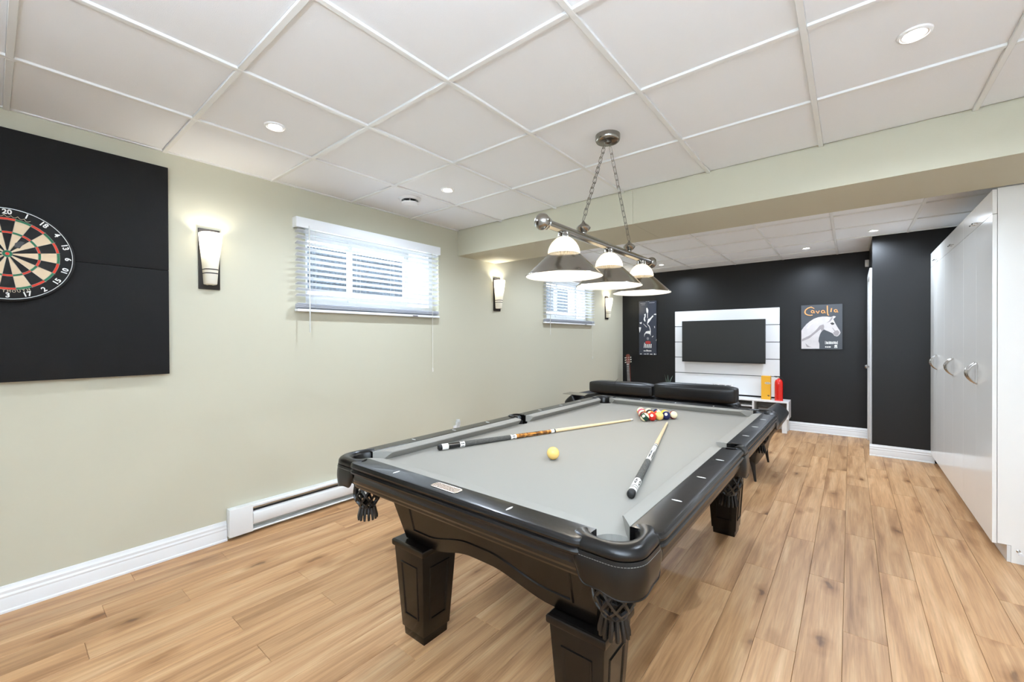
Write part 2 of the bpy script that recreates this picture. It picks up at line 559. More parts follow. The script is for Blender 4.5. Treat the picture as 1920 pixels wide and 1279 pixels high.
for ys in (gy1, gy2):
    for x in gx[1:-1]:
        ye = ys[-1]
        if ye > RY and x > DX: ye = RY
        tee(x - TW, x + TW, ys[0], ye)
    for y in ys[1:-1]:
        for i in range(len(gx) - 1):
            if gx[i] > DX - 0.4 and y > RY: continue
            a = gx[i] + (TW if i else 0); b = gx[i + 1] - TW
            tee(a, b, y - TW, y + TW)
# wall angle where the ceiling meets the walls
wa = MB()
wa.box(0, 0.02, Y0, 3.085, H, CEIL + 0.01).box(0, 0.02, 3.69, Y1, H, CEIL + 0.01)
wa.box(0.02, DX, Y1 - 0.02, Y1, H, CEIL + 0.01).box(DX - 0.02, DX, RY - 0.02, Y1 - 0.02, H, CEIL + 0.01).box(DX, RX, RY - 0.02, RY, H, CEIL + 0.01)
struct('trim_2', wa, 'tee', 'thin white wall angle around the ceiling edge')

# baseboards (profiled), swept along straight runs
BP = [(0.0, 0.0), (0.024, 0.0), (0.024, 0.010), (0.017, 0.014), (0.017, 0.062), (0.0145, 0.070), (0.0165, 0.080), (0.0125, 0.090), (0.0135, 0.104), (0.0085, 0.112), (0.006, 0.126), (0.0, 0.127)]
def baseboard(name, p0, p1, nrm, label):
    rings = []
    for p in (p0, p1):
        rings.append([(p[0] + nrm[0] * u, p[1] + nrm[1] * u, z) for u, z in BP])
    struct(name, MB().loft(rings), 'trim', label, smooth=True, sharp=25)
baseboard('baseboard_left', (0, Y0), (0, 0.970), (1, 0), 'white moulded baseboard under the dartboard wall')
baseboard('baseboard_left_far', (0, 2.83), (0, Y1 - .02), (1, 0), 'white moulded baseboard beyond the wall heater')
baseboard('baseboard_far', (0, Y1), (DX - .003, Y1), (0, -1), 'white moulded baseboard under the black television wall')
baseboard('baseboard_return', (DX - 0.024, RY), (3.90, RY), (0, -1), 'white moulded baseboard under the narrow black wall')

# door seen edge-on
dr = MB().box(DX + 0.012, DX + 0.05, DY0 + 0.004, DY1 - 0.004, 0.008, DZ - 0.004).build('door_1', 'door', bevel=0.002)
tag(dr, 'white door in the short black side wall', None, None, 'structure')
for z0, z1 in ((0.15, 0.95), (1.05, 1.9)):
    for y0, y1 in ((DY0 + 0.1, DY0 + 0.33), (DY0 + 0.42, DY1 - 0.1)):
        MB().box(DX + 0.008, DX + 0.013, y0, y1, z0, z1).build('door_panel', 'door', dr, bevel=0.003)
kn = MB().lathe([(0.001, -0.062), (0.022, -0.058), (0.027, -0.045), (0.022, -0.032), (0.010, -0.028), (0.010, -0.006), (0.030, -0.004), (0.030, 0.002)], 20, (DX + 0.012, DY1 - 0.075, 0.95), 'x').build('door_knob', 'chrome', dr, smooth=True)
for z in (0.26, 1.13, 1.84):
    MB().lathe([(0.0085, -0.05), (0.0085, 0.05)], 10, (DX - 0.012, DY0 - 0.004, z), 'z', True, True).box(DX - 0.012, DX - 0.002, DY0 - 0.03, DY0 - 0.004, z - 0.05, z + 0.05).build('hinge', 'chrome', dr, smooth=True)
cas = MB()
for a, b in ((DY0 - 0.07, DY0 + 0.004), (DY1 - 0.004, DY1 + 0.07)):
    cas.box(DX - 0.02, DX, a, b, 0, DZ + 0.07)
cas.box(DX - 0.02, DX, DY0 + 0.004, DY1 - 0.004, DZ, DZ + 0.07)
struct('trim_3', cas, 'trim', 'white door casing beside the black return wall', bevel=0.004)

# outside world seen through the blinds
struct('exterior_ground', MB().box(-9, -0.26, -6, 15, 1.30, 1.42), 'gravel', 'pale ground outside the basement windows')
struct('exterior_wall_base', MB().box(-4.25, -3.98, -3.0, 13.0, 1.42, 2.19), 'trim', 'white foundation of the house next door')
ew = struct('exterior_wall', MB().box(-4.2, -4.0, -3.0, 5.45, 2.19, 2.92).box(-4.2, -4.0, 10.3, 11.9, 2.19, 2.92), 'siding', 'blue-grey siding of the house next door')
for k in range(6):
    MB().hexa([(-4.0, -3, 2.20 + k * .12), (-3.98, -3, 2.20 + k * .12), (-3.98, 5.45, 2.20 + k * .12), (-4.0, 5.45, 2.20 + k * .12)], [(-4.0, -3, 2.315 + k * .12), (-3.995, -3, 2.315 + k * .12), (-3.995, 5.45, 2.315 + k * .12), (-4.0, 5.45, 2.315 + k * .12)]).build('siding_board', 'siding', ew)

# windows
def window(n, a, b, label):
    o = MB()
    X0, X1 = -0.17, -0.10
    f = 0.045
    for y0, y1, z0, z1 in ((a, b, WZ0, WZ0 + f), (a, b, WZ1 - f, WZ1), (a, a + f, WZ0 + f, WZ1 - f), (b - f, b, WZ0 + f, WZ1 - f)):
        o.box(X0, X1, y0, y1, z0, z1)
    fr = struct('window_%d' % n, o, 'vinyl', label)
    mid = a + 0.42
    for y0, y1, x in ((a + f, mid + .04, -0.150), (mid, b - f - .25, -0.130)):
        s = MB(); q = 0.035
        for u0, u1, v0, v1 in ((y0, y1, WZ0 + f, WZ0 + f + q), (y0, y1, WZ1 - f - q, WZ1 - f), (y0, y0 + q, WZ0 + f + q, WZ1 - f - q), (y1 - q, y1, WZ0 + f + q, WZ1 - f - q)):
            s.box(x - 0.012, x + 0.012, u0, u1, v0, v1)
        sa = s.build('sash', 'vinyl', fr)
        MB().box(x - 0.002, x + 0.002, y0 + q, y1 - q, WZ0 + f + q, WZ1 - f - q).build('pane', 'glass', sa)
    x = -0.150
    MB().box(x - 0.002, x + 0.002, b - f - .25, b - f, WZ0 + f, WZ1 - f).build('pane', 'glass', fr)
    MB().box(x - 0.015, x + 0.04, b - f - .27, b - f - .235, WZ0 + f, WZ1 - f).build('mullion', 'vinyl', fr)
window(1, WIN[0][0], WIN[0][1], 'small high white sliding window beside the dartboard wall lamp')
window(2, WIN[1][0], WIN[1][1], 'small high white sliding window in the far sitting area')

# ================================================================== CEILING FITTINGS
def downlight_proto():
    t = thing('recessed_light', 'x', 'ceiling light', (0, 0, 0), 'recessed ceiling lights')
    MB().lathe([(0.029, -0.0015), (0.032, -0.004), (0.036, -0.006), (0.039, -0.0045), (0.0425, -0.0085), (0.050, -0.006), (0.052, 0.0)], 32).build('trim_ring', 'down_trim', t, smooth=True)
    MB().lathe([(0.0001, -0.003), (0.031, -0.003)], 24).build('lens', 'down', t)
    return t
dl0 = downlight_proto()
DL = [((0.829, 0.958), 'lit recessed ceiling light above the dartboard wall lamp'),
      ((0.831, 2.184), 'lit recessed ceiling light beside the round ceiling vent'),
      ((3.400, 2.176), 'large bright recessed ceiling light at the upper right, nearest the camera'),
      ((0.947, 6.489), 'lit recessed ceiling light partly behind the far end of the pendant bar'),
      ((2.781, 6.483), 'lit recessed ceiling light above the black wall between television and horse poster'),
      ((3.406, 5.878), 'lit recessed ceiling light just in front of the black wall corner'),
      ((0.947, 4.35), 'added recessed ceiling light, out of view above the left half of the sofa'),  # this and the next are added, hidden by the beam, for extra brightness
      ((2.781, 4.35), 'added recessed ceiling light, out of view above the right half of the sofa')]
for i, ((x, y), lab) in enumerate(DL):
    t = dl0 if i == 0 else copy_tree(dl0)
    t.location = (x, y, CEIL)
    t['label'] = lab
    lamp('downlight_lamp', 'SPOT', (0, 0, -0.012), DOWNLIGHT_W, (0.81, 0.93, 1.09), t, 0.03, math.radians(168), 0.65)
# round air vent
vt = thing('ceiling_vent', 'round white air vent in the ceiling beside a recessed light', 'air vent', (0.445, 2.13, CEIL))
MB().lathe([(0.060, 0.0), (0.061, -0.012), (0.066, -0.019), (0.082, -0.014), (0.091, -0.003), (0.091, 0.0)], 40).build('collar', 'plastic', vt, smooth=True)
MB().lathe([(0.0001, -0.030), (0.05, -0.031), (0.066, -0.035), (0.069, -0.040), (0.062, -0.047), (0.0001, -0.052)], 40).build('valve_disc', 'plastic', vt, smooth=True)
MB().lathe([(0.055, -0.001), (0.0001, -0.001)], 32).build('throat', 'dark', vt)
MB().lathe([(0.006, -0.001), (0.006, -0.021)], 10).build('spindle', 'plastic', vt, smooth=True)

# ================================================================== POOL TABLE
TX, TY = 2.135, 2.187
A, B = 0.559, 1.118
BED, RT = 0.768, 0.810
pt = thing('pool_table', 'black pool table with grey cloth and leather pockets', 'pool table', (TX, TY, 0))
PCX, PCY, PR = A + 0.026, B + 0.027, 0.060
SPX, SPR = A + 0.068, 0.056
def arc(cx, cy, r, a0, a1, n):
    return [(cx + r * math.cos(math.radians(a0 + (a1 - a0) * i / n)), cy + r * math.sin(math.radians(a0 + (a1 - a0) * i / n))) for i in range(n + 1)]
q = [(A + .045, 0)]
half = arc(SPX, 0, SPR + .004, 180, 110, 6)[:]
quad = [p for p in half if p[0] <= A + .0451] + [(A + .045, 0.057)]
quad += arc(PCX, PCY, PR + .003, -72, -197, 10)
poly = quad + [(-x, y) for x, y in reversed(quad)]
poly = poly + [(-x, -y) for x, y in quad] + [(x, -y) for x, y in reversed(quad)]
cl = []
for p_ in poly:
    if not cl or (abs(cl[-1][0] - p_[0]) + abs(cl[-1][1] - p_[1])) > 1e-5: cl.append(p_)
if abs(cl[0][0] - cl[-1][0]) + abs(cl[0][1] - cl[-1][1]) < 1e-5: cl.pop()
MB().prism(cl, lambda x, y: (x, y, BED), lambda x, y: (x, y, BED - 0.045)).build('bed_cloth', 'cloth', pt)
# cushions: o = distance outward from the nose line
CP = [(0.052, 0.8085), (0.030, 0.8090), (0.010, 0.8075), (0.002, 0.8045), (0.0, 0.8005), (0.004, 0.796), (0.028, BED + 0.0005), (0.052, BED + 0.0005)]
def frame(axis, sgn):
    """maps (s along, o outward from nose, z) to table-local"""
    if axis == 'x':   # short rail at y = sgn*B
        return lambda s, o, z: (s, sgn * (B + o), z)
    return lambda s, o, z: (sgn * (A + o), s, z)
def cushion(axis, sgn, n0, b0, n1, b1):
    fr = frame(axis, sgn)
    def ring(n, b):
        return [fr(n + (b - n) * min(1, o / 0.052), o, z) for o, z in CP]
    MB().loft([ring(n0, b0), ring(n1, b1)]).build('cushion', 'cloth', pt, smooth=True, sharp=30)
RP = [(0.052, 0.8085), (0.056, RT), (0.124, RT), (0.133, 0.808), (0.139, 0.803), (0.142, 0.796), (0.141, 0.790), (0.137, 0.786), (0.136, 0.783), (0.140, 0.780), (0.143, 0.775), (0.142, 0.769),
      (0.137, 0.765), (0.132, 0.762), (0.1315, 0.752), (0.133, 0.742), (0.131, 0.730), (0.124, 0.720), (0.118, 0.716), (0.117, 0.708), (0.112, 0.700), (0.052, 0.700)]
def rail(axis, sgn, s0, s1, clip0, clip1, sights, label=None):
    fr = frame(axis, sgn)
    ss = [s0 + t for t in ((0, .006, .014, .024, .036) if clip0 else (0, .004))] + [s1 - t for t in ((.036, .024, .014, .006, 0) if clip1 else (.004, 0))]
    rings = []
    for s in ss:
        dmin = min((s - s0) if clip0 else 9, (s1 - s) if clip1 else 9)
        t = min(1, max(0, dmin / 0.036))
        umax = 0.143 - 0.020 * (1 - math.sqrt(max(0, 1 - (1 - t) ** 2)))
        rings.append([fr(s, o if o < 0.1 else o - (0.143 - umax) * (o - 0.1) / 0.043, z) for o, z in RP])
    r = MB().loft(rings).build('rail', 'rail_top', pt, smooth=True, sharp=17)
    for s in sights:
        d = []
        for k in range(16):
            t = 2 * PI * k / 16
            ww = 0.0165 * math.cos(t); hh = 0.0042 * math.sin(t) * abs(math.sin(t)) ** 0.3
            # lens shape lying across the rail
            d.append((ww, hh))
        MB().prism(d, lambda u, v: fr(s + v, 0.094 + u, RT + 0.0006), lambda u, v: fr(s + v, 0.094 + u, RT - 0.002)).build('sight', 'pearl', r)
    return r
E0, E1 = A - 0.085, A - 0.013
for sg in (-1, 1):
    cushion('x', sg, -E0, -E1, E0, E1)
    rl = rail('x', sg, -(A - 0.012), A - 0.012, True, True, [-0.2795, 0.2795] if sg < 0 else [-0.2795, 0, 0.2795])
    if sg < 0: near_rail = rl
L0, L1 = B - 0.085, B - 0.017
for sg in (-1, 1):
    cushion('y', sg, -L0, -L1, -0.064, -0.054)
    cushion('y', sg, 0.064, 0.054, L0, L1)
    rail('y', sg, -(B - 0.016), -0.046, True, False, [-0.8385, -0.559, -0.2795])
    rail('y', sg, 0.046, B - 0.016, False, True, [0.2795, 0.559, 0.8385])
# name plate on the near rail
rr = lambda x0, x1, y0, y1, r: arc(x1 - r, y1 - r, r, 0, 90, 3) + arc(x0 + r, y1 - r, r, 90, 180, 3) + arc(x0 + r, y0 + r, r, 180, 270, 3) + arc(x1 - r, y0 + r, r, 270, 360, 3)
npc = -(B + 0.093)
pp = rr(-0.062, 0.062, npc - 0.0195, npc + 0.0195, 0.008)
npl = MB().prism(pp, lambda x, y: (x, y, RT + 0.0012), lambda x, y: (x, y, RT - 0.002)).build('nameplate', 'plate', near_rail)
npl['label'] = 'etched copper-coloured maker plate with a pale rim'
npl.name = 'nameplate'
ring_o = [(x, y, RT + 0.0014) for x, y in pp]
MB().tube(ring_o, 0.0013, 6, closed=True).build('plate_rim', 'plate_rim', near_rail)

# pocket leathers
def rounded_box_r(th, hx, hy, r):
    c, s_ = math.cos(th), math.sin(th)
    lo, hi = 0.0, 0.4
    for _ in range(30):
        m_ = (lo + hi) / 2
        x, y = abs(m_ * c), abs(m_ * s_)
        dx, dy = max(x - (hx - r), 0), max(y - (hy - r), 0)
        inside = (dx * dx + dy * dy <= r * r) if (x > hx - r and y > hy - r) else (x <= hx and y <= hy)
        if inside: lo = m_
        else: hi = m_
    return lo
def pocket(cx, cy, base, t0, t1, outer, r_in, flap_drop, inner_k=1.0):
    """leather pocket: base direction (radians), sector t0..t1 degrees about it"""
    N = 28
    angs = [base + math.radians(t0 + (t1 - t0) * i / N) for i in range(N + 1)]
    rings = []
    mid_a = (t0 + t1) / 2
    for th in angs:
        ro = outer(th)
        ri = r_in
        w_ = ro - ri
        thi = base + (th - base) * inner_k
        prof = [(ri - .002, .700), (ri, .742), (ri, .798), (ri + .006, .808), (ri + .016, .8135), (ri + w_ * .5, .815), (ro - .016, .8125), (ro - .005, .806), (ro, .797), (ro + .001, .788), (ro - .003, .781), (ro - .012, .776), (ro - .03, .74), (ri + .008, .700)]
        ring = []
        for r, z in prof:
            f_ = min(1, max(0, (r - ri) / w_))
            tt = thi + (th - thi) * f_
            ring.append((cx + r * math.cos(tt), cy + r * math.sin(tt), z))
        rings.append(ring)
    pk = MB().loft(rings).build('pocket_leather', 'leather', pt, smooth=True, sharp=50)
    # flap
    outp, inp = [], []
    K = 40
    fa = [base + math.radians(t0 * .86 + (t1 - t0) * .86 * i / K) for i in range(K + 1)]
    rows = 6
    rf, rb = [], []
    for i, th in enumerate(fa):
        u = abs(2 * i / K - 1)
        zb = 0.778 - flap_drop * (1 - 0.13 * smooth01((u - .12) / .5) - (0.0 if u < 0.80 else 0.45 * ((u - 0.80) / 0.20) ** 2))
        ro = outer(th) + 0.0015
        col = []
        colb = []
        for k in range(rows + 1):
            z = 0.783 + (zb - 0.783) * k / rows
            bul = 0.005 * math.sin(PI * k / rows)
            col.append((cx + (ro + bul) * math.cos(th), cy + (ro + bul) * math.sin(th), z))
            colb.append((cx + (ro + bul - .004) * math.cos(th), cy + (ro + bul - .004) * math.sin(th), z))
        rf.append(col); rb.append(colb)
    m_ = MB()
    m_.loft([c + list(reversed(d)) for c, d in zip(rf, rb)])
    fo = m_.build('flap', 'leather', pk, smooth=True, sharp=60)
    # rolled edge and stitching
    edge = [Vector(c[-1]) for c in rf]
    full = [Vector(p) for p in rf[0]] + edge[1:-1] + [Vector(p) for p in reversed(rf[-1])]
    MB().tube(full, 0.0022, 6).build('rolled_edge', 'leather', pk, smooth=True)
    st = MB()
    for i in range(1, K):
        for f_ in (0.3, 0.7):
            th = fa[i] + (fa[1] - fa[0]) * (f_ - .5)
            ro = outer(th) + 0.0032
            st.box(-0.0009, 0.0009, -0.0009, 0.0009, -0.0007, 0.0007)
            st.v[-8:] = [(x + cx + ro * math.cos(th), y + cy + ro * math.sin(th), z + 0.7725) for x, y, z in st.v[-8:]]
    st.build('stitching', 'stitch', pk)
    # woven basket with fringe
    nb = MB()
    prof = [(0.050, .705), (0.054, .675), (0.056, .645), (0.050, .618), (0.036, .598), (0.029, .585)]
    for k in range(9):
        for sgn in (-1, 1):
            pts = []
            for i in range(13):
                f_ = i / 12 * (len(prof) - 1); i0 = min(int(f_), len(prof) - 2); f_ -= i0
                r = prof[i0][0] * (1 - f_) + prof[i0 + 1][0] * f_
                z = prof[i0][1] * (1 - f_) + prof[i0 + 1][1] * f_
                th = 2 * PI * k / 9 + sgn * i / 12 * 1.75
                pts.append((cx + r * math.cos(th), cy + r * math.sin(th), z))
            nb.tube(pts, 0.0055, 5)
    nb.tube([(cx + .03 * math.cos(t * PI / 8), cy + .03 * math.sin(t * PI / 8), .587) for t in range(16)], 0.006, 6, closed=True)
    nb.tube([(cx + .051 * math.cos(t * PI / 8), cy + .051 * math.sin(t * PI / 8), .703) for t in range(16)], 0.006, 6, closed=True)
    for k in range(14):
        th = 2 * PI * k / 14
        c_, s_ = math.cos(th), math.sin(th)
        nb.tube([(cx + r * c_, cy + r * s_, z) for r, z in ((.029, .588), (.033, .565), (.038, .545), (.039, .532))], [0.005, 0.0062, 0.0062, 0.005], 5)
    nb.build('basket', 'net', pk, smooth=True)
for sx in (-1, 1):
    for sy in (-1, 1):
        base = math.atan2(sy, sx)
        def outer(th, sx=sx, sy=sy):
            return rounded_box_r(th, 0.106, 0.106, 0.072)
        pocket(sx * PCX, sy * PCY, base, -86, 86, outer, PR, 0.088, 1.25)
    base = 0 if sx > 0 else PI
    def outer_s(th):
        return rounded_box_r(th, 0.078, 0.058, 0.03)
    pocket(sx * SPX, 0, base, -88, 88, outer_s, 0.049, 0.100)

# cabinet aprons, tapering inward
ZT, ZB = 0.715, 0.436
def hx(z): return 0.535 - (0.715 - z) * 0.246
def hy(z): return 1.095 - (0.715 - z) * 0.246
def apron(axis, sgn):
    hs, ho = (hx, hy) if axis == 'x' else (hy, hx)
    span = 0.305 if axis == 'x' else 0.85
    rise = 0.052 if axis == 'x' else 0.055
    def zb(s): return ZB + rise * smooth01((span - abs(s)) / (span * 0.85))
    def P(s, z, d=0.0):
        o = sgn * (ho(z) + d)
        return (s, o, z) if axis == 'x' else (o, s, z)
    n = 30
    bot = []
    e = hs(ZB)
    for i in range(n + 1):
        s = -e + 2 * e * i / n
        bot.append((s, zb(s)))
    poly = bot + [(hs(ZT), ZT), (-hs(ZT), ZT)]
    ap = MB().prism(poly, lambda s, z: P(s, z), lambda s, z: P(s * (1 - .02 / e) if abs(s) > e * .99 else s, z, -0.02)).build('apron', 'black_wood', pt)
    # raised panel
    k = 0.40 if axis == 'x' else 0.96
    def zp(s): return zb(s) + 0.050
    pb = [(-k + 2 * k * i / n, zp(-k + 2 * k * i / n)) for i in range(n + 1)]
    pol = pb + [(k, 0.672), (-k, 0.672)]
    cxs = 0; czs = 0.59
    def ins(s, z, a):
        return (s - math.copysign(min(a, abs(s)), s) if abs(s) > k - 1e-6 else s, z + (a if z < 0.6 else -a))
    outer_ = [P(s, z, 0.0004) for s, z in pol]
    mid1 = [P(*ins(s, z, .003), .006) for s, z in pol]
    mid2 = [P(*ins(s, z, .009), .006) for s, z in pol]
    inn = [P(*ins(s, z, .013), .0015) for s, z in pol]
    MB().loft([outer_, mid1, mid2, inn], True, False, True).build('apron_panel', 'black_wood', ap, smooth=True, sharp=30)
for sg in (-1, 1):
    apron('x', sg); apron('y', sg)
MB().box(-0.50, 0.50, -1.05, 1.05, 0.68, 0.737).build('frame', 'black_wood', pt)
# legs
for sx in (-1, 1):
    for sy in (-1, 1):
        lx, ly = sx * 0.415, sy * 0.960
        zt, zb_ = 0.402, 0.040
        ht, hb = 0.097, 0.074
        def hw(z): return hb + (ht - hb) * (z - zb_) / (zt - zb_)
        sq = lambda h, z: [(lx - h, ly - h, z), (lx + h, ly - h, z), (lx + h, ly + h, z), (lx - h, ly + h, z)]
        lg = MB().hexa(sq(hb, zb_), sq(ht, zt)).build('leg', 'black_wood', pt, bevel=0.003)
        MB().loft([sq(.097, .398), sq(.1035, .404), sq(.105, .410), sq(.105, .424), sq(.103, .429), sq(.098, .432)]).build('leg_cap', 'black_wood', lg, smooth=True, sharp=30)
        MB().hexa(sq(.066, 0.0), sq(.068, .042)).build('foot', 'black_wood', lg, bevel=0.003)
        MB().hexa(sq(.045, .43), sq(.045, .47)).build('leg_block', 'black_wood', lg)
        pm = MB()
        for f in range(4):
            def Q(s, z, d, f=f):
                h = hw(z) + d
                return [(lx + s, ly - h, z), (lx + h, ly + s, z), (lx - s, ly + h, z), (lx - h, ly - s, z)][f]
            zz0, zz1 = 0.105, 0.345
            def rect(i, d):
                a0 = hw(zz0) * .60 - i; a1 = hw(zz1) * .60 - i
                return [Q(-a0, zz0 + i, d), Q(a0, zz0 + i, d), Q(a1, zz1 - i, d), Q(-a1, zz1 - i, d)]
            pm.loft([rect(0, .0003), rect(.002, .0045), rect(.007, .0045), rect(.010, -.0002 + .0008)], True, False, True)
        pm.build('panel_moulding', 'black_wood', lg)

# ================================================================== BALLS
R_B = 0.0286
def ball_mat(name, col, stripe, spots):
    g = G(name)
    tc = g.n('ShaderNodeTexCoord')
    sep = g.n('ShaderNodeSeparateXYZ')
    g.l(tc.outputs['Object'], sep.inputs[0])
    white = (*rgb(240, 226, 186), 1)
    cur = g.n('ShaderNodeRGB'); cur.outputs[0].default_value = (*col, 1)
    cur = cur.outputs[0]
    if stripe:
        ab = g.n('ShaderNodeMath', operation='ABSOLUTE'); g.l(sep.outputs['Z'], ab.inputs[0])
        gt = g.n('ShaderNodeMath', operation='GREATER_THAN'); gt.inputs[1].default_value = 0.0155
        g.l(ab.outputs[0], gt.inputs[0])
        mx = g.n('ShaderNodeMix', data_type='RGBA')
        g.l(gt.outputs[0], mx.inputs[0]); g.l(cur, mx.inputs[6]); mx.inputs[7].default_value = white
        cur = mx.outputs[2]
    if spots:
        ab = g.n('ShaderNodeMath', operation='ABSOLUTE'); g.l(sep.outputs['X'], ab.inputs[0])
        gt = g.n('ShaderNodeMath', operation='GREATER_THAN'); gt.inputs[1].default_value = 0.0267
        g.l(ab.outputs[0], gt.inputs[0])
        mx = g.n('ShaderNodeMix', data_type='RGBA')
        g.l(gt.outputs[0], mx.inputs[0]); g.l(cur, mx.inputs[6]); mx.inputs[7].default_value = white
        cur = mx.outputs[2]
    g.l(cur, g.b.inputs['Base Color'])
    g.b.inputs['Roughness'].default_value = 0.12
    return g.m
def make_ball(name, label, m, loc, rot, group, num=None, numcol='ink_dark'):
    o = MB().sphere((0, 0, 0), R_B, 28, 18).build(name, m, smooth=True)
    o.location = loc; o.rotation_euler = rot
    tag(o, label, 'ball', group)
    if num:
        me = text_mesh(num, 0.014, numcol, 0.0002)
        for s in (1, -1):
            t = link('ball_number', me, o, (s * (R_B - 0.0008), 0, 0))
            t.rotation_euler = (PI / 2, 0, PI / 2 if s > 0 else -PI / 2)
    return o
make_ball('cue_ball', 'single yellowed ivory ball alone in the middle of the grey cloth', mat('aged_ivory', rgb(236, 196, 112), 0.14, vary=(30, 0.06)), (2.155, 1.609, BED + R_B + 0.0004), (0, 0, 0), None)
G0 = Vector((2.150, 2.722)); D1 = Vector((0.53, 0.848)).normalized(); D2 = Vector((D1.x * .5 - D1.y * .866, D1.x * .866 + D1.y * .5))
CB = {'y': rgb(240, 190, 52), 'b': rgb(30, 36, 82), 'r': rgb(204, 44, 34), 'p': rgb(84, 40, 88), 'o': rgb(236, 138, 60), 'g': rgb(24, 62, 46), 'm': rgb(120, 34, 40), 'k': rgb(22, 22, 24), 'pk': rgb(206, 84, 112), 'c': rgb(236, 200, 118)}
RACK = {(0, 0): ('g', 1, '14', 'green-striped ball at the near corner of the racked balls'),
        (1, 0): ('r', 0, '3', 'bright red ball between the green-striped and pale yellow balls in the rack'),
        (0, 1): ('m', 0, '7', 'maroon ball with a pale number spot just behind the green-striped ball'),
        (2, 0): ('c', 0, None, 'pale yellow ball in the middle of the front edge of the rack'),
        (1, 1): ('o', 0, '5', 'orange-red ball in the middle of the rack behind the pale yellow ball'),
        (0, 2): ('o', 1, '13', 'orange-striped ball on the left edge of the rack behind the green one'),
        (3, 0): ('b', 0, '2', 'dark blue ball near the right end of the front edge of the rack'),
        (2, 1): ('r', 1, '11', 'red-striped ball behind the dark blue ball in the rack'),
        (1, 2): ('k', 0, '8', 'black ball half hidden in the centre of the rack'),
        (0, 3): ('pk', 0, '4', 'pink ball at the left rear of the rack'),
        (4, 0): ('m', 1, '15', 'maroon and cream striped ball at the right corner of the rack'),
        (3, 1): ('y', 0, '1', 'yellow ball in the back row behind the dark blue ball'),
        (2, 2): ('b', 1, '10', 'blue-striped ball in the middle of the back row of the rack'),
        (1, 3): ('p', 1, '12', 'purple-striped ball in the back row near the left of the rack'),
        (0, 4): ('y', 1, '9', 'yellow-striped ball at the far left corner of the rack')}
rots = {(0, 0): (0.5, 0.9, -1.2), (2, 0): (0.9, -0.4, -1.0), (3, 0): (0.3, -0.5, -0.9), (4, 0): (0.3, 1.45, -0.6), (0, 1): (0, -0.5, -1.15), (1, 0): (0.3, 0.4, -0.8)}
def aim(z, x):
    z = Vector(z).normalized(); x = Vector(x); x = (x - z * x.dot(z)).normalized(); y = z.cross(x)
    return Matrix((x, y, z)).transposed().to_euler()
rots[(0, 0)] = aim((0.62, 0.35, 0.70), (0.10, -1.0, 0.55))
rots[(4, 0)] = aim((0.62, -0.76, 0.28), (-0.6, -0.5, 0.3))
rots[(3, 0)] = aim((-0.2, 0.4, 0.9), (0.20, -0.75, 0.62))
rots[(1, 0)] = aim((0.2, 0.5, 0.9), (-0.02, -0.85, -0.5))
rots[(0, 1)] = aim((0.2, 0.6, 0.8), (0.25, -0.75, 0.6))
rots[(0, 2)] = aim((-0.5, -0.5, 0.75), (0.3, -0.9, 0.3))
d_ = 2 * R_B + 0.0002
for (i, j), (c, st, num, lab) in RACK.items():
    p_ = G0 + D1 * (d_ * i) + D2 * (d_ * j)
    rot = rots.get((i, j), (random.uniform(-1, 1), random.uniform(-1, 1), random.uniform(-2, 0)))
    make_ball('billiard_ball', lab, ball_mat('ball_' + lab[:12], CB[c], st, num is not None), (p_.x, p_.y, BED + R_B + 0.0004), rot, 'racked billiard balls', num)

# ================================================================== CUES
def cue(label, butt, tip, bands, group='billiard cues lying on the cloth'):
    b = Vector((*butt, 0)); t = Vector((*tip, 0))
    d = t - b; L = d.length
    R0, R1 = 0.0152, 0.0064
    th = thing('billiard_cue', label, 'cue', (b.x, b.y, BED), group)
    d.normalize(); s = Vector((-d.y, d.x, 0))
    zu = Vector((0, 0, 1))
    def pos(f): return (L * f)
    def rad(f): return R0 + (R1 - R0) * f
    for name, f0, f1, m, grow in bands:
        mb = MB()
        prof = []
        nst = max(2, int((f1 - f0) / 0.05) + 1)
        ends = [(f0, 0.86)] if f0 == 0 else []
        fs = [f0 + (f1 - f0) * i / nst for i in range(nst + 1)]
        rings = []
        def ring(f, k=1.0):
            r = (rad(f) + grow) * k
            base = d * (L * f) + zu * (rad(f) + 0.0009)
            return [tuple(base + s * (r * math.cos(2 * PI * i / 20)) + zu * (r * math.sin(2 * PI * i / 20))) for i in range(20)]
        if f0 == 0:
            rings = [ring(-0.004, 0.45), ring(-0.003, 0.75), ring(0.0, 0.96)] + [ring(f) for f in fs[1:]]
        elif f1 == 1:
            rings = [ring(f) for f in fs] + [ring(1.0015, 0.7)]
        else:
            rings = [ring(f) for f in fs]
        o = mb.loft(rings).build(name, m, th, smooth=True, sharp=50)
    return th, (d, s, zu, L, rad)
cA, fA = cue('dark cue with grey wrap and brown forearm, lying beside the left cushion', (1.628, 1.388), (2.075, 2.699), [
    ('bumper', 0, .010, 'rubber', -.0006), ('butt_cap', .010, .034, 'cue_white', .0003), ('butt_sleeve', .034, .080, 'cue_black', 0),
    ('inlay_ring', .080, .099, 'cue_white', .0002), ('wrap', .099, .300, 'cue_wrap', .0003), ('inlay_ring', .300, .326, 'cue_white', .0002), ('forearm', .326, .500, 'cue_brown', 0),
    ('joint_collar', .500, .517, 'cue_white', .0004), ('joint_ring', .517, .524, 'cue_black', .0004), ('shaft', .524, .985, 'shaft', 0), ('ferrule', .985, .995, 'cue_white', 0), ('tip', .995, 1, 'tip', -.0002)])
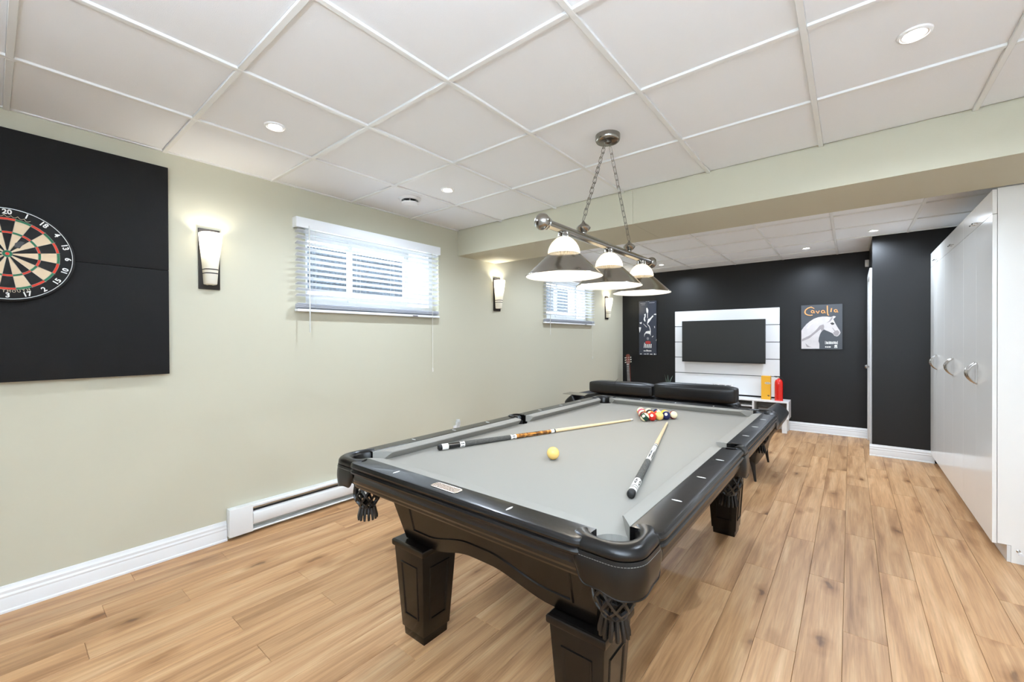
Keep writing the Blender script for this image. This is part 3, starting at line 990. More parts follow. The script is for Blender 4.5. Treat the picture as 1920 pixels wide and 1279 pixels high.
cB, fB = cue('white and black inlaid cue with dark wrap, lying near the right cushion', (2.626, 1.375), (2.293, 2.735), [
    ('bumper', 0, .016, 'rubber', -.0004), ('butt_cap', .016, .030, 'cue_white', .0002), ('trim_ring', .030, .034, 'cue_black', .0004), ('trim_ring', .034, .044, 'cue_white', .0003), ('trim_ring', .044, .048, 'cue_black', .0004), ('butt_sleeve', .048, .108, 'cue_white', 0),
    ('wrap', .108, .312, 'cue_wrap', .0003), ('forearm', .312, .505, 'cue_white', 0), ('trim_ring', .505, .512, 'cue_black', .0004), ('joint_collar', .512, .528, 'cue_white', .0004), ('trim_ring', .528, .535, 'cue_black', .0004), ('shaft', .535, .985, 'shaft', 0), ('ferrule', .985, .995, 'cue_white', 0), ('tip', .995, 1, 'tip', -.0002)])
def cue_inlay(th, fr, f0, f1, a0, width, m, name='inlay', wide0=0.0):
    """spear-shaped inlay on the surface of a cue"""
    d, s, zu, L, rad = fr
    pts = []
    N = 8
    up_, dn = [], []
    for i in range(N + 1):
        t = i / N
        f = f0 + (f1 - f0) * t
        ww = width * (math.sin(PI * t) if not wide0 else (1 - t) + 0.02)
        r = rad(f) + 0.0004
        c = d * (L * f) + zu * (rad(f) + 0.0009)
        for lst, sg in ((up_, 1), (dn, -1)):
            a = a0 + sg * ww
            lst.append(tuple(c + s * (r * math.cos(a)) + zu * (r * math.sin(a))))
    mb = MB()
    mb.add(up_ + dn, [(i, i + 1, N + 2 + i, N + 1 + i) for i in range(N)])
    mb.build(name, m, th)
for k in range(6):
    a = k * PI / 3 + 0.55
    cue_inlay(cB, fB, .325, .44, a, 0.30, 'cue_black')
    cue_inlay(cB, fB, .056, .100, a, 0.30, 'cue_black')
    cue_inlay(cB, fB, .40, .50, a + PI / 6, 0.10, 'ink_grey')
for k in range(4):
    cue_inlay(cA, fA, .326, .49, k * PI / 2 + 0.2, 0.55, 'cue_black', 'point', 1)
for fc in (.0895, .313):
    for k in range(7):
        cue_inlay(cA, fA, fc - .0075, fc + .0075, k * 2 * PI / 7, 0.24, 'cue_black')

# ================================================================== PENDANT LAMP
LX = 2.150
pd = thing('pendant_light', 'nickel three-shade billiard pendant light hanging from the ceiling by two chains', 'pendant light', (LX, 2.185, CEIL))
wld = dict(world=True)
BZ = 1.838
MB().lathe([(0.0001, 2.4185), (0.050, 2.4185), (0.061, 2.421), (0.066, 2.427), (0.068, 2.436), (0.068, CEIL)], 36, (LX + .005, 2.175, 0)).build('canopy', 'nickel', pd, smooth=True, world=True, sharp=60)
MB().lathe([(0.022, 0), (0.022, -0.006), (0.008, -0.010), (0.0001, -0.011)], 16, (LX + .005, 2.175, 2.4185)).build('canopy_boss', 'nickel', pd, smooth=True, world=True)
for yy in (2.145, 2.205):
    MB().tube([(LX + .005, yy, 2.419), (LX + .005, yy - .006, 2.408), (LX + .005, yy, 2.400), (LX + .005, yy + .006, 2.408), (LX + .005, yy, 2.417)], 0.0018, 6).build('chain_loop', 'chain', pd, smooth=True, world=True)
lk = MB()
lp = []
for k in range(16):
    t = 2 * PI * k / 16
    lp.append((0.0098 * math.cos(t), 0, 0.0098 * math.sin(t) + (0.0125 if math.sin(t) > 0 else -0.0125)))
link_me = lk.tube(lp, 0.0015, 6, closed=True).mesh('chain_link', 'chain', smooth=True)
def chain(p0, p1):
    p0, p1 = Vector(p0), Vector(p1)
    d = p1 - p0
    n = int(d.length / 0.038) + 1
    c = bpy.data.objects.new('chain', None)
    root = link('chain', MB().tube([p0 + Vector((.0005, 0, 0)) - wl(pd), p1 - wl(pd)], 0.0006, 6).mesh('chain_wire', 'chain', smooth=True), pd)
    bpy.data.objects.remove(c)
    rotq = d.to_track_quat('Z', 'Y')
    for i in range(n):
        o = link('chain_link', link_me, root, p0 + d * ((i + .5) / n) - wl(pd))
        o.rotation_mode = 'QUATERNION'
        from mathutils import Quaternion
        o.rotation_quaternion = rotq @ Quaternion((0, 0, 1), PI / 2 * (i % 2) + 0.35)
YB = (1.905, 2.475)
chain((LX + .005, 2.145, 2.402), (LX, YB[0], 1.925))
chain((LX + .005, 2.205, 2.402), (LX, YB[1], 1.925))
MB().lathe([(0.0205, -0.625), (0.0205, 0.625)], 20, (LX, 2.190, BZ), 'y', True, True).build('bar', 'nickel', pd, smooth=True, world=True, sharp=60)
for sgn in (-1, 1):
    yc = 2.190 + sgn * 0.615
    prof = [(0.0215, -0.004), (0.028, 0.0), (0.029, 0.008), (0.0235, 0.014), (0.026, 0.018), (0.034, 0.026), (0.0375, 0.040), (0.033, 0.054), (0.020, 0.063), (0.0001, 0.066)]
    MB().lathe([(r, sgn * h) for r, h in prof], 24, (LX, yc, BZ), 'y').build('bar_end_knob', 'nickel', pd, smooth=True, world=True)
for yb in YB:
    MB().lathe([(0.010, 1.848), (0.014, 1.856), (0.014, 1.860), (0.024, 1.868), (0.034, 1.880), (0.036, 1.886), (0.030, 1.894), (0.020, 1.902), (0.010, 1.910), (0.006, 1.918), (0.0001, 1.926)], 24, (LX, yb, 0)).build('chain_knob', 'nickel', pd, smooth=True, world=True)
SY = (1.716, 2.196, 2.668)
for sy_ in SY:
    c = (LX, sy_, 0)
    sh = MB().lathe([(0.071, 1.723), (0.074, 1.7225), (0.112, 1.685), (0.150, 1.649), (0.178, 1.622), (0.184, 1.619), (0.1845, 1.616), (0.182, 1.6155)], 48, c).build('shade', 'nickel', pd, smooth=True, world=True, sharp=60)
    MB().lathe([(0.182, 1.6157), (0.1765, 1.6205), (0.1485, 1.6475), (0.1105, 1.6835), (0.0725, 1.7205), (0.0712, 1.7222)], 48, c).build('shade_lining', 'white_in', sh, smooth=True, world=True)
    # ribbed glass dome
    rings = []
    for r, z in ((0.0715, 1.722), (0.0735, 1.728), (0.0715, 1.742), (0.066, 1.758), (0.057, 1.774), (0.045, 1.788), (0.032, 1.799), (0.024, 1.804)):
        ring = []
        for i in range(160):
            t = 2 * PI * i / 160
            rr_ = r * (1 + 0.04 * (1 if i % 4 < 2 else -1) * min(1, r / 0.05))
            ring.append((c[0] + rr_ * math.cos(t), c[1] + rr_ * math.sin(t), z))
        rings.append(ring)
    MB().loft(rings, True, False, False).build('glass_dome', 'opal_rib', sh, smooth=True, world=True, sharp=80)
    MB().lathe([(0.012, 1.826), (0.026, 1.824), (0.0275, 1.818), (0.0275, 1.812), (0.029, 1.810), (0.029, 1.801), (0.024, 1.799), (0.0001, 1.799)], 24, c).build('shade_fitter', 'nickel', sh, smooth=True, world=True, sharp=60)
    MB().sphere((c[0], c[1], 1.716), 0.024, 16, 12, (1, 1, 1.25)).lathe([(0.012, 1.74), (0.012, 1.80)], 12, c).build('bulb', 'bulb', sh, smooth=True, world=True)
    lamp('pendant_bulb_lamp', 'POINT', (0, sy_ - 2.185, 1.685 - CEIL), PENDANT_W, (1.0, 0.94, 0.85), pd, 0.03)

# ================================================================== WALL LAMPS
def sconce_proto():
    t = thing('wall_sconce', 'x', 'wall lamp', (0, 0, 0), 'wall sconces on the cream wall')
    # local: wall plane x=0, lamp centred on y=0, base z=0
    MB().box(0, 0.014, -0.058, 0.058, 0, 0.385).build('back_plate', 'bronze', t, bevel=0.003)
    prof = [(0.032, 0.030), (0.034, 0.034), (0.0395, 0.12), (0.046, 0.2), (0.056, 0.30), (0.060, 0.352)]
    rings = []
    def sec(hw_, z, k=1.0):
        dp = 0.052 + 0.045 * (hw_ - 0.03) / 0.03
        pts = []
        for i in range(13):
            a = -PI / 2 + PI * i / 12
            y = hw_ * math.copysign(abs(math.sin(a)) ** 0.8, math.sin(a))
            x = 0.014 + dp * abs(math.cos(a)) ** 0.55
            pts.append((x * k + 0.014 * (1 - k), y * k, z))
        return pts
    outer_ = [sec(h, z) for h, z in prof]
    bottom = [sec(0.026, 0.026, 0.5)]
    gl = MB().loft(bottom + outer_, False, False, False)
    inner_ = [sec(h - 0.003, z, 0.96) for h, z in prof]
    o = gl.build('glass_shade', 'opal', t, smooth=True, sharp=45)
    for z in (0.098, 0.122):
        h = 0.0395 + (z - 0.12) * 0.075
        ring = [(x + 0.0008, y * 1.02, z) for x, y, z in sec(h, z)]
        bnd = MB()
        lo = [(x, y, z - 0.0032) for x, y, z in ring]; hi = [(x, y, z + 0.0032) for x, y, z in ring]
        bnd.add(lo + hi, [(i, i + 1, 13 + i + 1, 13 + i) for i in range(12)])
        bnd.build('band', 'bronze', t)
    MB().sphere((0.055, 0, 0.255), 0.016, 14, 10, (1, 1, 1.3)).build('bulb', 'bulb', t, smooth=True)
    MB().lathe([(0.011, 0.18), (0.011, 0.24)], 12, (0.055, 0, 0), 'z', True, True).tube([(0.014, 0, 0.19), (0.055, 0, 0.19)], 0.006, 8).build('lamp_holder', 'white_in', t, smooth=True)
    return t
sc0 = sconce_proto()
for i, (y, lab) in enumerate(((0.885, 'lit bronze wall sconce between the dartboard panel and the first window'), (3.705, 'lit bronze wall sconce below the soffit beam, between the two windows'), (6.535, 'lit bronze wall sconce in the far left corner by the black wall'))):
    t = sc0 if i == 0 else copy_tree(sc0)
    t.location = (0, y, 1.645); t['label'] = lab
    lamp('sconce_lamp', 'POINT', (0.058, 0, 0.305), SCONCE_W, (1.0, 0.95, 0.84), t, 0.02)

# unseen uplights added behind the camera to bounce fill light off the ceiling
def fill(x, y, label):
    t = thing('fill_floor_lamp', label, 'floor lamp', (x, y, 0), 'torchiere floor lamps added out of view')
    MB().lathe([(0.0001, 0), (0.13, 0), (0.132, 0.008), (0.12, 0.016), (0.03, 0.026), (0.0001, 0.026)], 32).build('base', 'bronze', t, smooth=True)
    MB().lathe([(0.011, 0.02), (0.011, 1.70)], 12).build('pole', 'bronze', t, smooth=True)
    MB().lathe([(0.02, 1.695), (0.05, 1.70), (0.11, 1.735), (0.15, 1.79), (0.152, 1.79), (0.112, 1.731), (0.05, 1.694), (0.02, 1.690)], 36).build('bowl_shade', 'bronze', t, smooth=True, sharp=60)
    MB().sphere((0, 0, 1.745), 0.022, 14, 10).build('bulb', 'bulb', t, smooth=True)
    l = lamp('fill_lamp_spot', 'SPOT', (0, 0, 1.80), FILL_LAMP_W, (0.80, 0.94, 1.11), t, 0.05, math.radians(164), 0.5)
    l.rotation_euler = (PI, 0, 0)
fill(4.05, -0.70, 'bronze torchiere floor lamp added out of view in the right corner behind the camera')
fill(3.05, -0.72, 'bronze torchiere floor lamp added out of view against the wall behind the camera')

# ================================================================== BLINDS
def blind(y0, y1, label, seed):
    t = thing('window_blind', label, 'window blind', (0, y0, 1.53), 'horizontal blinds over the high windows')
    W_ = y1 - y0
    # local origin: wall face, left end, bottom rail
    MB().box(0.004, 0.058, 0, W_, 0.625, 0.690).build('head_rail', 'vinyl', t, bevel=0.002)
    vz = MB().box(0.056, 0.066, -0.006, W_ + .006, 0.620, 0.695).build('valance', 'vinyl', t, bevel=0.003)
    for yy in (-0.006, W_ - 0.0):
        MB().box(0.0, 0.056, yy, yy + 0.006, 0.620, 0.695).build('valance_return', 'vinyl', t)
    # slat: slightly arched strip, tilted
    prof = []
    for k in range(5):
        u = -0.025 + 0.05 * k / 4
        prof.append((u, 0.0025 * (1 - (u / 0.025) ** 2)))
    ti = math.radians(-14)
    sec = [(0.034 + u * math.cos(ti) + v * math.sin(ti), -u * math.sin(ti) + v * math.cos(ti)) for u, v in prof]
    sec2 = sec + [(x, z - 0.0024) for x, z in reversed(sec)]
    sm = MB().loft([[(x, 0.006, z) for x, z in sec2], [(x, W_ - 0.006, z) for x, z in sec2]]).mesh('slat', 'blind', smooth=True, sharp=50)
    n = 12
    for i in range(n):
        link('slat', sm, t, (0, 0, 0.600 - i * 0.0432))
    for i in range(5):
        link('slat', sm, t, (0, 0, 0.030 + i * 0.0068))
    MB().box(0.008, 0.060, 0.002, W_ - 0.002, 0.0, 0.020).build('bottom_rail', 'vinyl', t, bevel=0.005)
    MB().box(0.0605, 0.062, W_ * 0.76, W_ * 0.80, 0.004, 0.012).build('rail_clip', 'ink_dark', t)
    for f in (0.10, 0.37, 0.61, 0.90):
        c = MB()
        for x in (0.0075, 0.0605):
            c.tube([(x, W_ * f, 0.02), (x, W_ * f, 0.63)], 0.0007, 5)
        c.build('ladder_cord', 'cord', t)
    MB().tube([(0.070, 0.085, 0.615), (0.072, 0.087, -0.155)], 0.0042, 6).build('tilt_wand', 'wand', t, smooth=True)
    MB().tube([(0.066, 0.085, 0.640), (0.070, 0.085, 0.613)], 0.002, 6).build('wand_hook', 'wand', t)
    pc = MB()
    for dy in (0, 0.004):
        pc.tube([(0.069, W_ - 0.105 + dy, 0.62), (0.070, W_ - 0.104 + dy * .4, -0.49)], 0.0011, 5)
    pco = pc.build('pull_cord', 'cord', t)
    MB().lathe([(0.002, -0.485), (0.005, -0.49), (0.0065, -0.515), (0.005, -0.525), (0.0001, -0.526)], 10, (0.070, W_ - 0.104, 0)).build('tassel', 'cord', pco, smooth=True)
    return t
blind(1.412, 2.785, 'open white slatted blind over the nearer window, with wand and cord', 1)
blind(4.640, 6.020, 'white slatted blind over the farther window, partly behind the pendant shades', 2)

# ================================================================== DARTBOARD
bb = thing('dart_backboard', 'square black foam backboard panel mounted around the dartboard', 'backboard', (0, 0.054, 1.12))
for z0, z1 in ((0, 0.6145), (0.6165, 1.229)):
    MB().box(0.012, 0.042, -0.62, 0.618, z0, z1).build('foam_panel', 'board', bb, bevel=0.002)
MB().box(0.0015, 0.0125, -0.5, 0.5, 0.1, 0.18).build('batten', 'dark', bb)
MB().box(0.0015, 0.0125, -0.5, 0.5, 1.05, 1.13).build('batten', 'dark', bb)
db = thing('dartboard', 'round bristle dartboard with red and green rings on the black panel', 'dartboard', (0.043, 0.054, 1.737))
def dpt(r, a, x): return (x, r * math.sin(a), r * math.cos(a))     # a clockwise from top
NS = 48
MB().lathe([(0.0001, 0.0), (0.2245, 0.0), (0.2265, 0.004), (0.2265, 0.026), (0.2235, 0.030), (0.0001, 0.030)], 72, (0, 0, 0), 'x').build('board_body', 'd_black', db, smooth=True, sharp=60)
def sector(r0, r1, a0, a1, m, name):
    n = 5
    i_ = [(r0, a0 + (a1 - a0) * k / n) for k in range(n + 1)]
    o_ = [(r1, a1 + (a0 - a1) * k / n) for k in range(n + 1)]
    MB().prism(i_ + o_, lambda r, a: dpt(r, a, 0.0315), lambda r, a: dpt(r, a, 0.029)).build(name, m, db)
for k in range(20):
    a0 = (k - .5) * PI / 10 + 0.004; a1 = (k + .5) * PI / 10 - 0.004
    dark = k % 2 == 0
    s_, r_ = ('d_black', 'd_red') if dark else ('d_cream', 'd_green')
    sector(0.0168, 0.0985, a0, a1, s_, 'single_bed')
    sector(0.0995, 0.1075, a0, a1, r_, 'treble_bed')
    sector(0.1085, 0.1615, a0, a1, s_, 'single_bed')
    sector(0.1625, 0.1715, a0, a1, r_, 'double_bed')
MB().lathe([(0.0068, 0.0315), (0.0162, 0.0315), (0.0162, 0.029)], 24, (0, 0, 0), 'x').build('outer_bull', 'd_green', db)
MB().lathe([(0.0001, 0.0325), (0.0066, 0.0325), (0.0066, 0.029)], 20, (0, 0, 0), 'x').build('bullseye', 'd_red', db)
sp = MB()
for r in (0.0066, 0.0165, 0.099, 0.108, 0.162, 0.172):
    sp.tube([dpt(r, 2 * PI * i / NS, 0.0322) for i in range(NS)], 0.0006, 4, closed=True)
for k in range(20):
    a = (k + .5) * PI / 10
    sp.tube([dpt(0.0165, a, 0.0322), dpt(0.175, a, 0.0322)], 0.0006, 4)
sp.build('wire_spider', 'wire', db)
MB().tube([dpt(0.2165, 2 * PI * i / 72, 0.033) for i in range(72)], 0.0016, 6, closed=True).build('number_ring', 'wire', db, smooth=True)
NUM = [20, 1, 18, 4, 13, 6, 10, 15, 2, 17, 3, 19, 7, 16, 8, 11, 14, 9, 12, 5]
def on_board(me, r, a, name, spin=None):
    o = link(name, me, db, dpt(r, a, 0.0335))
    # text lies in local XY; map X->world Y, Y->world Z, normal->+X, then spin clockwise
    base = Matrix(((0, 0, 1), (1, 0, 0), (0, 1, 0)))
    rotm = Matrix.Rotation(-(a if spin is None else spin), 3, 'X')
    o.rotation_euler = (rotm @ base).to_euler()
    return o
for k, n_ in enumerate(NUM):
    a = k * PI / 10
    flip = a + (PI if PI * .55 < a < PI * 1.45 else 0)
    on_board(text_mesh(str(n_), 0.031, 'ink_white', 0.0008, 0.0009), 0.199, a, 'numeral', flip)
for i, ch in enumerate('DARTMOUTH'):
    a = PI + (4 - i) * 0.088 - 0.02
    on_board(text_mesh(ch, 0.017, 'ink_cream', 0.0003), 0.180, a, 'lettering', a + PI)
sq_ = MB()
pts = []
for i in range(60):
    f_ = i / 59
    pts.append(dpt(0.181 + 0.004 * math.sin(f_ * 46) + .001 * math.sin(f_ * 19), -0.42 + 0.84 * f_ + 0.012 * math.cos(f_ * 46), 0.0325))
sq_.tube(pts, 0.0009, 4).build('script_mark', 'ink_cream', db)
MB().prism([(0.04, 0.60), (0.058, 0.42), (0.078, 0.55), (0.084, 0.72), (0.063, 0.80), (0.05, 0.90)], lambda r, a: dpt(r, a, 0.0328), lambda r, a: dpt(r, a, 0.030)).build('worn_patch', 'ink_dark', db)

# ================================================================== BASEBOARD HEATER
ht = thing('baseboard_heater', 'long white electric baseboard heater on the cream wall', 'heater', (0, 0.972, 0.024))
HL = 1.84
HPF = [(0.0, 0.0), (0.0, 0.180), (0.050, 0.180), (0.057, 0.174), (0.057, 0.163), (0.050, 0.160), (0.008, 0.156), (0.008, 0.01), (0.052, 0.012), (0.056, 0.006), (0.050, 0.0)]
MB().loft([[(x, 0.02, z) for x, z in HPF], [(x, HL - 0.02, z) for x, z in HPF]]).build('housing', 'heater', ht)
fpr = [(0.030, 0.128), (0.052, 0.122), (0.056, 0.114), (0.056, 0.050), (0.052, 0.044), (0.034, 0.040), (0.034, 0.043), (0.050, 0.048), (0.053, 0.052), (0.053, 0.112), (0.050, 0.119), (0.030, 0.125)]
MB().loft([[(x, 0.142, z) for x, z in fpr], [(x, HL - 0.142, z) for x, z in fpr]]).build('front_panel', 'heater', ht, smooth=True, sharp=50)
for y_ in (0.0, HL - 0.14):
    MB().box(0.0, 0.060, y_, y_ + 0.14, 0.0, 0.182).build('end_cover', 'heater', ht, bevel=0.006)
fins = MB()
for i in range(150):
    y_ = 0.15 + i * (HL - 0.3) / 150
    fins.box(0.012, 0.046, y_, y_ + 0.0012, 0.055, 0.11)
fins.tube([(0.029, 0.13, 0.083), (0.029, HL - 0.13, 0.083)], 0.006, 8)
tag(fins.build('heating_fins', 'chrome', ht), kind='stuff')
MB().box(0.0, 0.010, 0.13, HL - 0.13, 0.01, 0.158).build('back_reflector', 'chrome', ht)

# ================================================================== WALL OUTLET + PLUG-IN
ou = thing('wall_outlet', 'white wall outlet low on the cream wall behind the pool table', 'outlet', (0, 3.045, 0.36))
MB().box(0, 0.006, -0.036, 0.036, -0.06, 0.06).build('cover_plate', 'plastic', ou, bevel=0.002)
for z in (-0.028, 0.028):
    MB().box(0.005, 0.009, -0.016, 0.016, z - .014, z + .014).build('socket', 'ivory', ou, bevel=0.001)
pi_ = thing('plug_in_freshener', 'small clear plug-in air freshener on the outlet by the cream wall', 'air freshener', (0.009, 3.045, 0.375))
MB().box(0, 0.030, -0.022, 0.022, 0, 0.05).build('plug_body', 'plastic', pi_, bevel=0.005)
MB().lathe([(0.0001, 0.05), (0.024, 0.051), (0.025, 0.056), (0.025, 0.092), (0.019, 0.097), (0.019, 0.110), (0.0001, 0.111)], 20, (0.028, 0, 0)).build('clear_bottle', 'clear', pi_, smooth=True)

# ================================================================== STORAGE CABINETS
CX, CY0, CW = 3.87, 3.735, 0.8183
def handle_arc(z0, z1, y):
    pts = []
    for i in range(13):
        t = i / 12
        pts.append((CX - 0.004 - 0.040 * math.sin(PI * t) ** 0.8, y, z0 + (z1 - z0) * t))
    return pts
clabs = ['tall white storage cabinet nearest the camera, its glossy end panel showing', 'middle tall white storage cabinet of the three along the right', 'farthest tall white storage cabinet, against the black wall']
for k in range(3):
    y0 = CY0 + k * CW; y1 = y0 + CW - 0.0006
    t = thing('storage_cabinet', clabs[k], 'cabinet', (CX, y0, 0), 'tall white storage cabinets')
    c = MB()
    c.box(CX + 0.021, RX - 0.002, y0, y0 + 0.018, 0.10, 2.20).box(CX + 0.021, RX - 0.002, y1 - 0.018, y1, 0.10, 2.20)
    c.box(CX + 0.075, RX - 0.002, y0, y0 + 0.018, 0.0, 0.10).box(CX + 0.075, RX - 0.002, y1 - 0.018, y1, 0.0, 0.10)
    c.box(CX + 0.021, RX - 0.002, y0 + 0.018, y1 - 0.018, 2.182, 2.20).box(CX + 0.021, RX - 0.002, y0 + 0.018, y1 - 0.018, 0.10, 0.118)
    c.box(RX - 0.02, RX - 0.002, y0 + 0.018, y1 - 0.018, 0.118, 2.182).box(CX + 0.021, RX - 0.02, y0 + 0.018, y1 - 0.018, 2.04, 2.058)
    c.build('carcass', 'cab', t, world=True)
    MB().box(CX + 0.058, CX + 0.074, y0 + (0 if k else 0.0), y1, 0.002, 0.098).build('toe_kick', 'cab_in', t, world=True)
    ym = (y0 + y1) / 2
    for s_, (ya, yb) in enumerate(((y0 + 0.001, ym - 0.0006), (ym + 0.0006, y1 - 0.001))):
        d = MB().box(CX, CX + 0.019, ya, yb, 0.096, 2.0475).build('cabinet_door', 'cab', t, bevel=0.0006, bseg=1, world=True)
        yh = ym + (-0.034 if s_ == 0 else 0.034)
        hb_ = MB().tube(handle_arc(1.01, 1.145, yh), [0.0045 + 0.0035 * math.sin(PI * i / 12) for i in range(13)], 8)
        for z in (1.01, 1.145):
            hb_.lathe([(0.007, -0.006), (0.006, 0.0005)], 10, (CX, yh, z), 'x', True, False)
        hb_.build('handle', 'chrome', d, smooth=True, world=True)
        u = MB().box(CX, CX + 0.019, ya, yb, 2.0505, 2.1935).build('upper_door', 'cab', t, bevel=0.0006, bseg=1, world=True)
        MB().tube([(CX, yh, 2.075), (CX - 0.020, yh, 2.076)], 0.004, 8).tube([(CX - 0.022, yh - 0.018, 2.076), (CX - 0.022, yh + 0.018, 2.076)], 0.0045, 8).build('pull', 'chrome', u, smooth=True, world=True)
ds = thing('door_stop', 'tiny chrome door stop on the end panel of the nearest white cabinet', 'door stop', (3.972, CY0, 0.075))
MB().lathe([(0.009, 0.0), (0.009, -0.003), (0.0045, -0.005), (0.0045, -0.045)], 12, (0, 0, 0), 'y').build('stem', 'chrome', ds, smooth=True)
MB().lathe([(0.0001, -0.062), (0.009, -0.060), (0.010, -0.050), (0.0045, -0.045)], 12, (0, 0, 0), 'y').build('bumper_tip', 'plastic', ds, smooth=True)

# ================================================================== TV WALL
tp = thing('tv_wall_panel', 'white planked wall panel behind the television on the black wall', 'wall panel', (0.945, 7.14, 0.46))
zs = [0.462, 0.757, 1.010, 1.260, 1.513, 1.761]
for i in range(5):
    MB().box(0.945, 2.419, 7.14, 7.162, zs[i] + (0.005 if i else 0), zs[i + 1] - (0.005 if i < 4 else 0)).build('panel_plank', 'console', tp, world=True, bevel=0.001, bseg=1)
MB().box(0.955, 2.409, 7.160, 7.188, 0.470, 1.752).build('panel_backing', 'groove', tp, world=True)
tv = thing('television', 'large dark flat-screen television on the white planked panel', 'television', (1.085, 7.05, 0.943))
MB().box(1.083, 2.253, 7.052, 7.100, 0.943, 1.597).build('casing', 'tv_frame', tv, bevel=0.004, world=True)
MB().box(1.091, 2.245, 7.0505, 7.053, 0.957, 1.589).build('screen', 'tv', tv, world=True)
MB().box(1.45, 1.88, 7.100, 7.14, 1.10, 1.45).build('wall_mount', 'tv_frame', tv, world=True)
cs = thing('tv_console', 'low white television console with open compartments under the wall panel', 'console', (0.80, 6.85, 0))
X0, X1, YF, YK, Z0, Z1 = 0.80, 2.556, 6.85, 7.14, 0.195, 0.440
MB().box(X0, X1, YF, YK, Z1 - 0.022, Z1).build('top_board', 'console', cs, world=True, bevel=0.0015, bseg=1)
MB().box(X0, X1, YF, YK, Z0, Z0 + 0.022).build('bottom_board', 'console', cs, world=True, bevel=0.0015, bseg=1)
for x in (X0, X1 - 0.022):
    MB().box(x, x + 0.022, YF, YK, Z0 + 0.022, Z1 - 0.022).build('side_board', 'console', cs, world=True)
for x in (1.225, 1.67, 2.116):
    MB().box(x, x + 0.022, YF + 0.002, YK - 0.012, Z0 + 0.022, Z1 - 0.022).build('divider', 'console', cs, world=True)
MB().box(X0 + 0.022, X1 - 0.022, YK - 0.012, YK - 0.002, Z0 + 0.022, Z1 - 0.022).build('back_board', 'console_in', cs, world=True)
MB().box(1.692, 2.116, YF + 0.01, YK - 0.012, 0.335, 0.347).build('shelf', 'console', cs, world=True)
for x in (0.86, 2.475):
    for y in (6.87, 7.07):
        MB().box(x, x + 0.06, y, y + 0.045, 0, Z0).build('leg', 'console', cs, world=True, bevel=0.001, bseg=1)
mb_ = thing('media_box', 'small grey media box inside the right compartment of the console', 'media box', (2.27, 6.93, 0.218))
MB().box(-0.09, 0.14, 0, 0.17, 0.0, 0.10).build('case', 'console_in', mb_, bevel=0.002)
MB().box(-0.085, 0.135, -0.002, 0.001, 0.012, 0.05).build('front_panel', 'ink_grey', mb_)
bk = thing('yellow_box', 'tall yellow carton standing on the white console beside the extinguisher', 'box', (2.215, 6.95, Z1))
MB().box(0, 0.114, 0, 0.09, 0, 0.335).build('carton', 'yellow_box', bk, bevel=0.0015, bseg=1)
MB().prism([(0.052 + 0.038 * math.cos(t * PI / 8) + .028, 0.235 + 0.016 * math.sin(t * PI / 8)) for t in range(16)], lambda x, z: (x, -0.0008, z), lambda x, z: (x, 0.001, z)).build('oval_logo', 'ink_cream', bk)
for (x0, x1, z) in ((.056, .062, .236), (.066, .074, .238), (.078, .084, .236), (.088, .096, .237), (.100, .104, .236)):
    MB().box(x0, x1, -0.0014, 0.0, z - .006, z + .007).build('logo_stroke', 'ink_grey', bk)
for x0, x1, z0, z1 in ((.078, .100, .060, .066), (.078, .083, .050, .060), (.088, .100, .046, .058)):
    MB().box(x0, x1, -0.0008, 0.001, z0, z1).build('print_mark', 'ink_dark', bk)
fe = thing('fire_extinguisher', 'red fire extinguisher standing at the right end of the white console', 'fire extinguisher', (2.432, 6.93, Z1))
MB().lathe([(0.0001, 0.0), (0.051, 0.0), (0.052, 0.012), (0.049, 0.016), (0.050, 0.022), (0.050, 0.235), (0.048, 0.262), (0.040, 0.285), (0.026, 0.298), (0.016, 0.304), (0.015, 0.312), (0.0001, 0.312)], 32).build('cylinder', 'red', fe, smooth=True, sharp=60)
MB().lathe([(0.014, 0.312), (0.016, 0.316), (0.016, 0.332), (0.009, 0.336), (0.0001, 0.336)], 16).build('valve', 'chrome', fe, smooth=True)
MB().box(-0.055, 0.012, -0.008, 0.008, 0.338, 0.343).build('lever', 'rubber', fe, bevel=0.001)
MB().box(-0.045, 0.010, -0.007, 0.007, 0.324, 0.328).build('carry_handle', 'rubber', fe, bevel=0.001)
MB().tube([(0.010, 0, 0.322), (0.040, 0, 0.318), (0.055, 0, 0.29), (0.056, 0, 0.20), (0.055, 0, 0.10)], 0.006, 8).build('hose', 'rubber', fe, smooth=True)
MB().lathe([(0.009, 0), (0.009, 0.006)], 12, (-0.008, -0.016, 0.322), 'y', True, True).build('gauge', 'ivory', fe)
sg = thing('table_sign', 'small white plaque with tiny dark lettering on the console behind the sofa', 'sign', (1.56, 6.93, Z1))
MB().box(0, 0.30, 0, 0.03, 0, 0.192).build('plaque', 'console', sg, bevel=0.003)
x = 0.02
rs = random.Random(3)
while x < 0.27:
    ww = rs.uniform(0.006, 0.014)
    MB().box(x, x + 0.003, -0.0008, 0.001, 0.155, 0.175).build('letter_stroke', 'ink_dark', sg)
    if rs.random() < 0.7: MB().box(x, x + ww, -0.0008, 0.001, rs.choice((0.155, 0.164, 0.172)), 0.176).build('letter_stroke', 'ink_dark', sg)
    x += ww + rs.choice((0.005, 0.006, 0.02))
pl_ = thing('potted_plant', 'small spiky green plant in a dark pot left of the television panel', 'plant', (0.885, 6.98, Z1))
MB().lathe([(0.0001, 0), (0.035, 0), (0.045, 0.075), (0.048, 0.08), (0.041, 0.08), (0.038, 0.065), (0.0001, 0.065)], 20).build('pot', 'pot', pl_, smooth=True, sharp=50)
rs = random.Random(5)
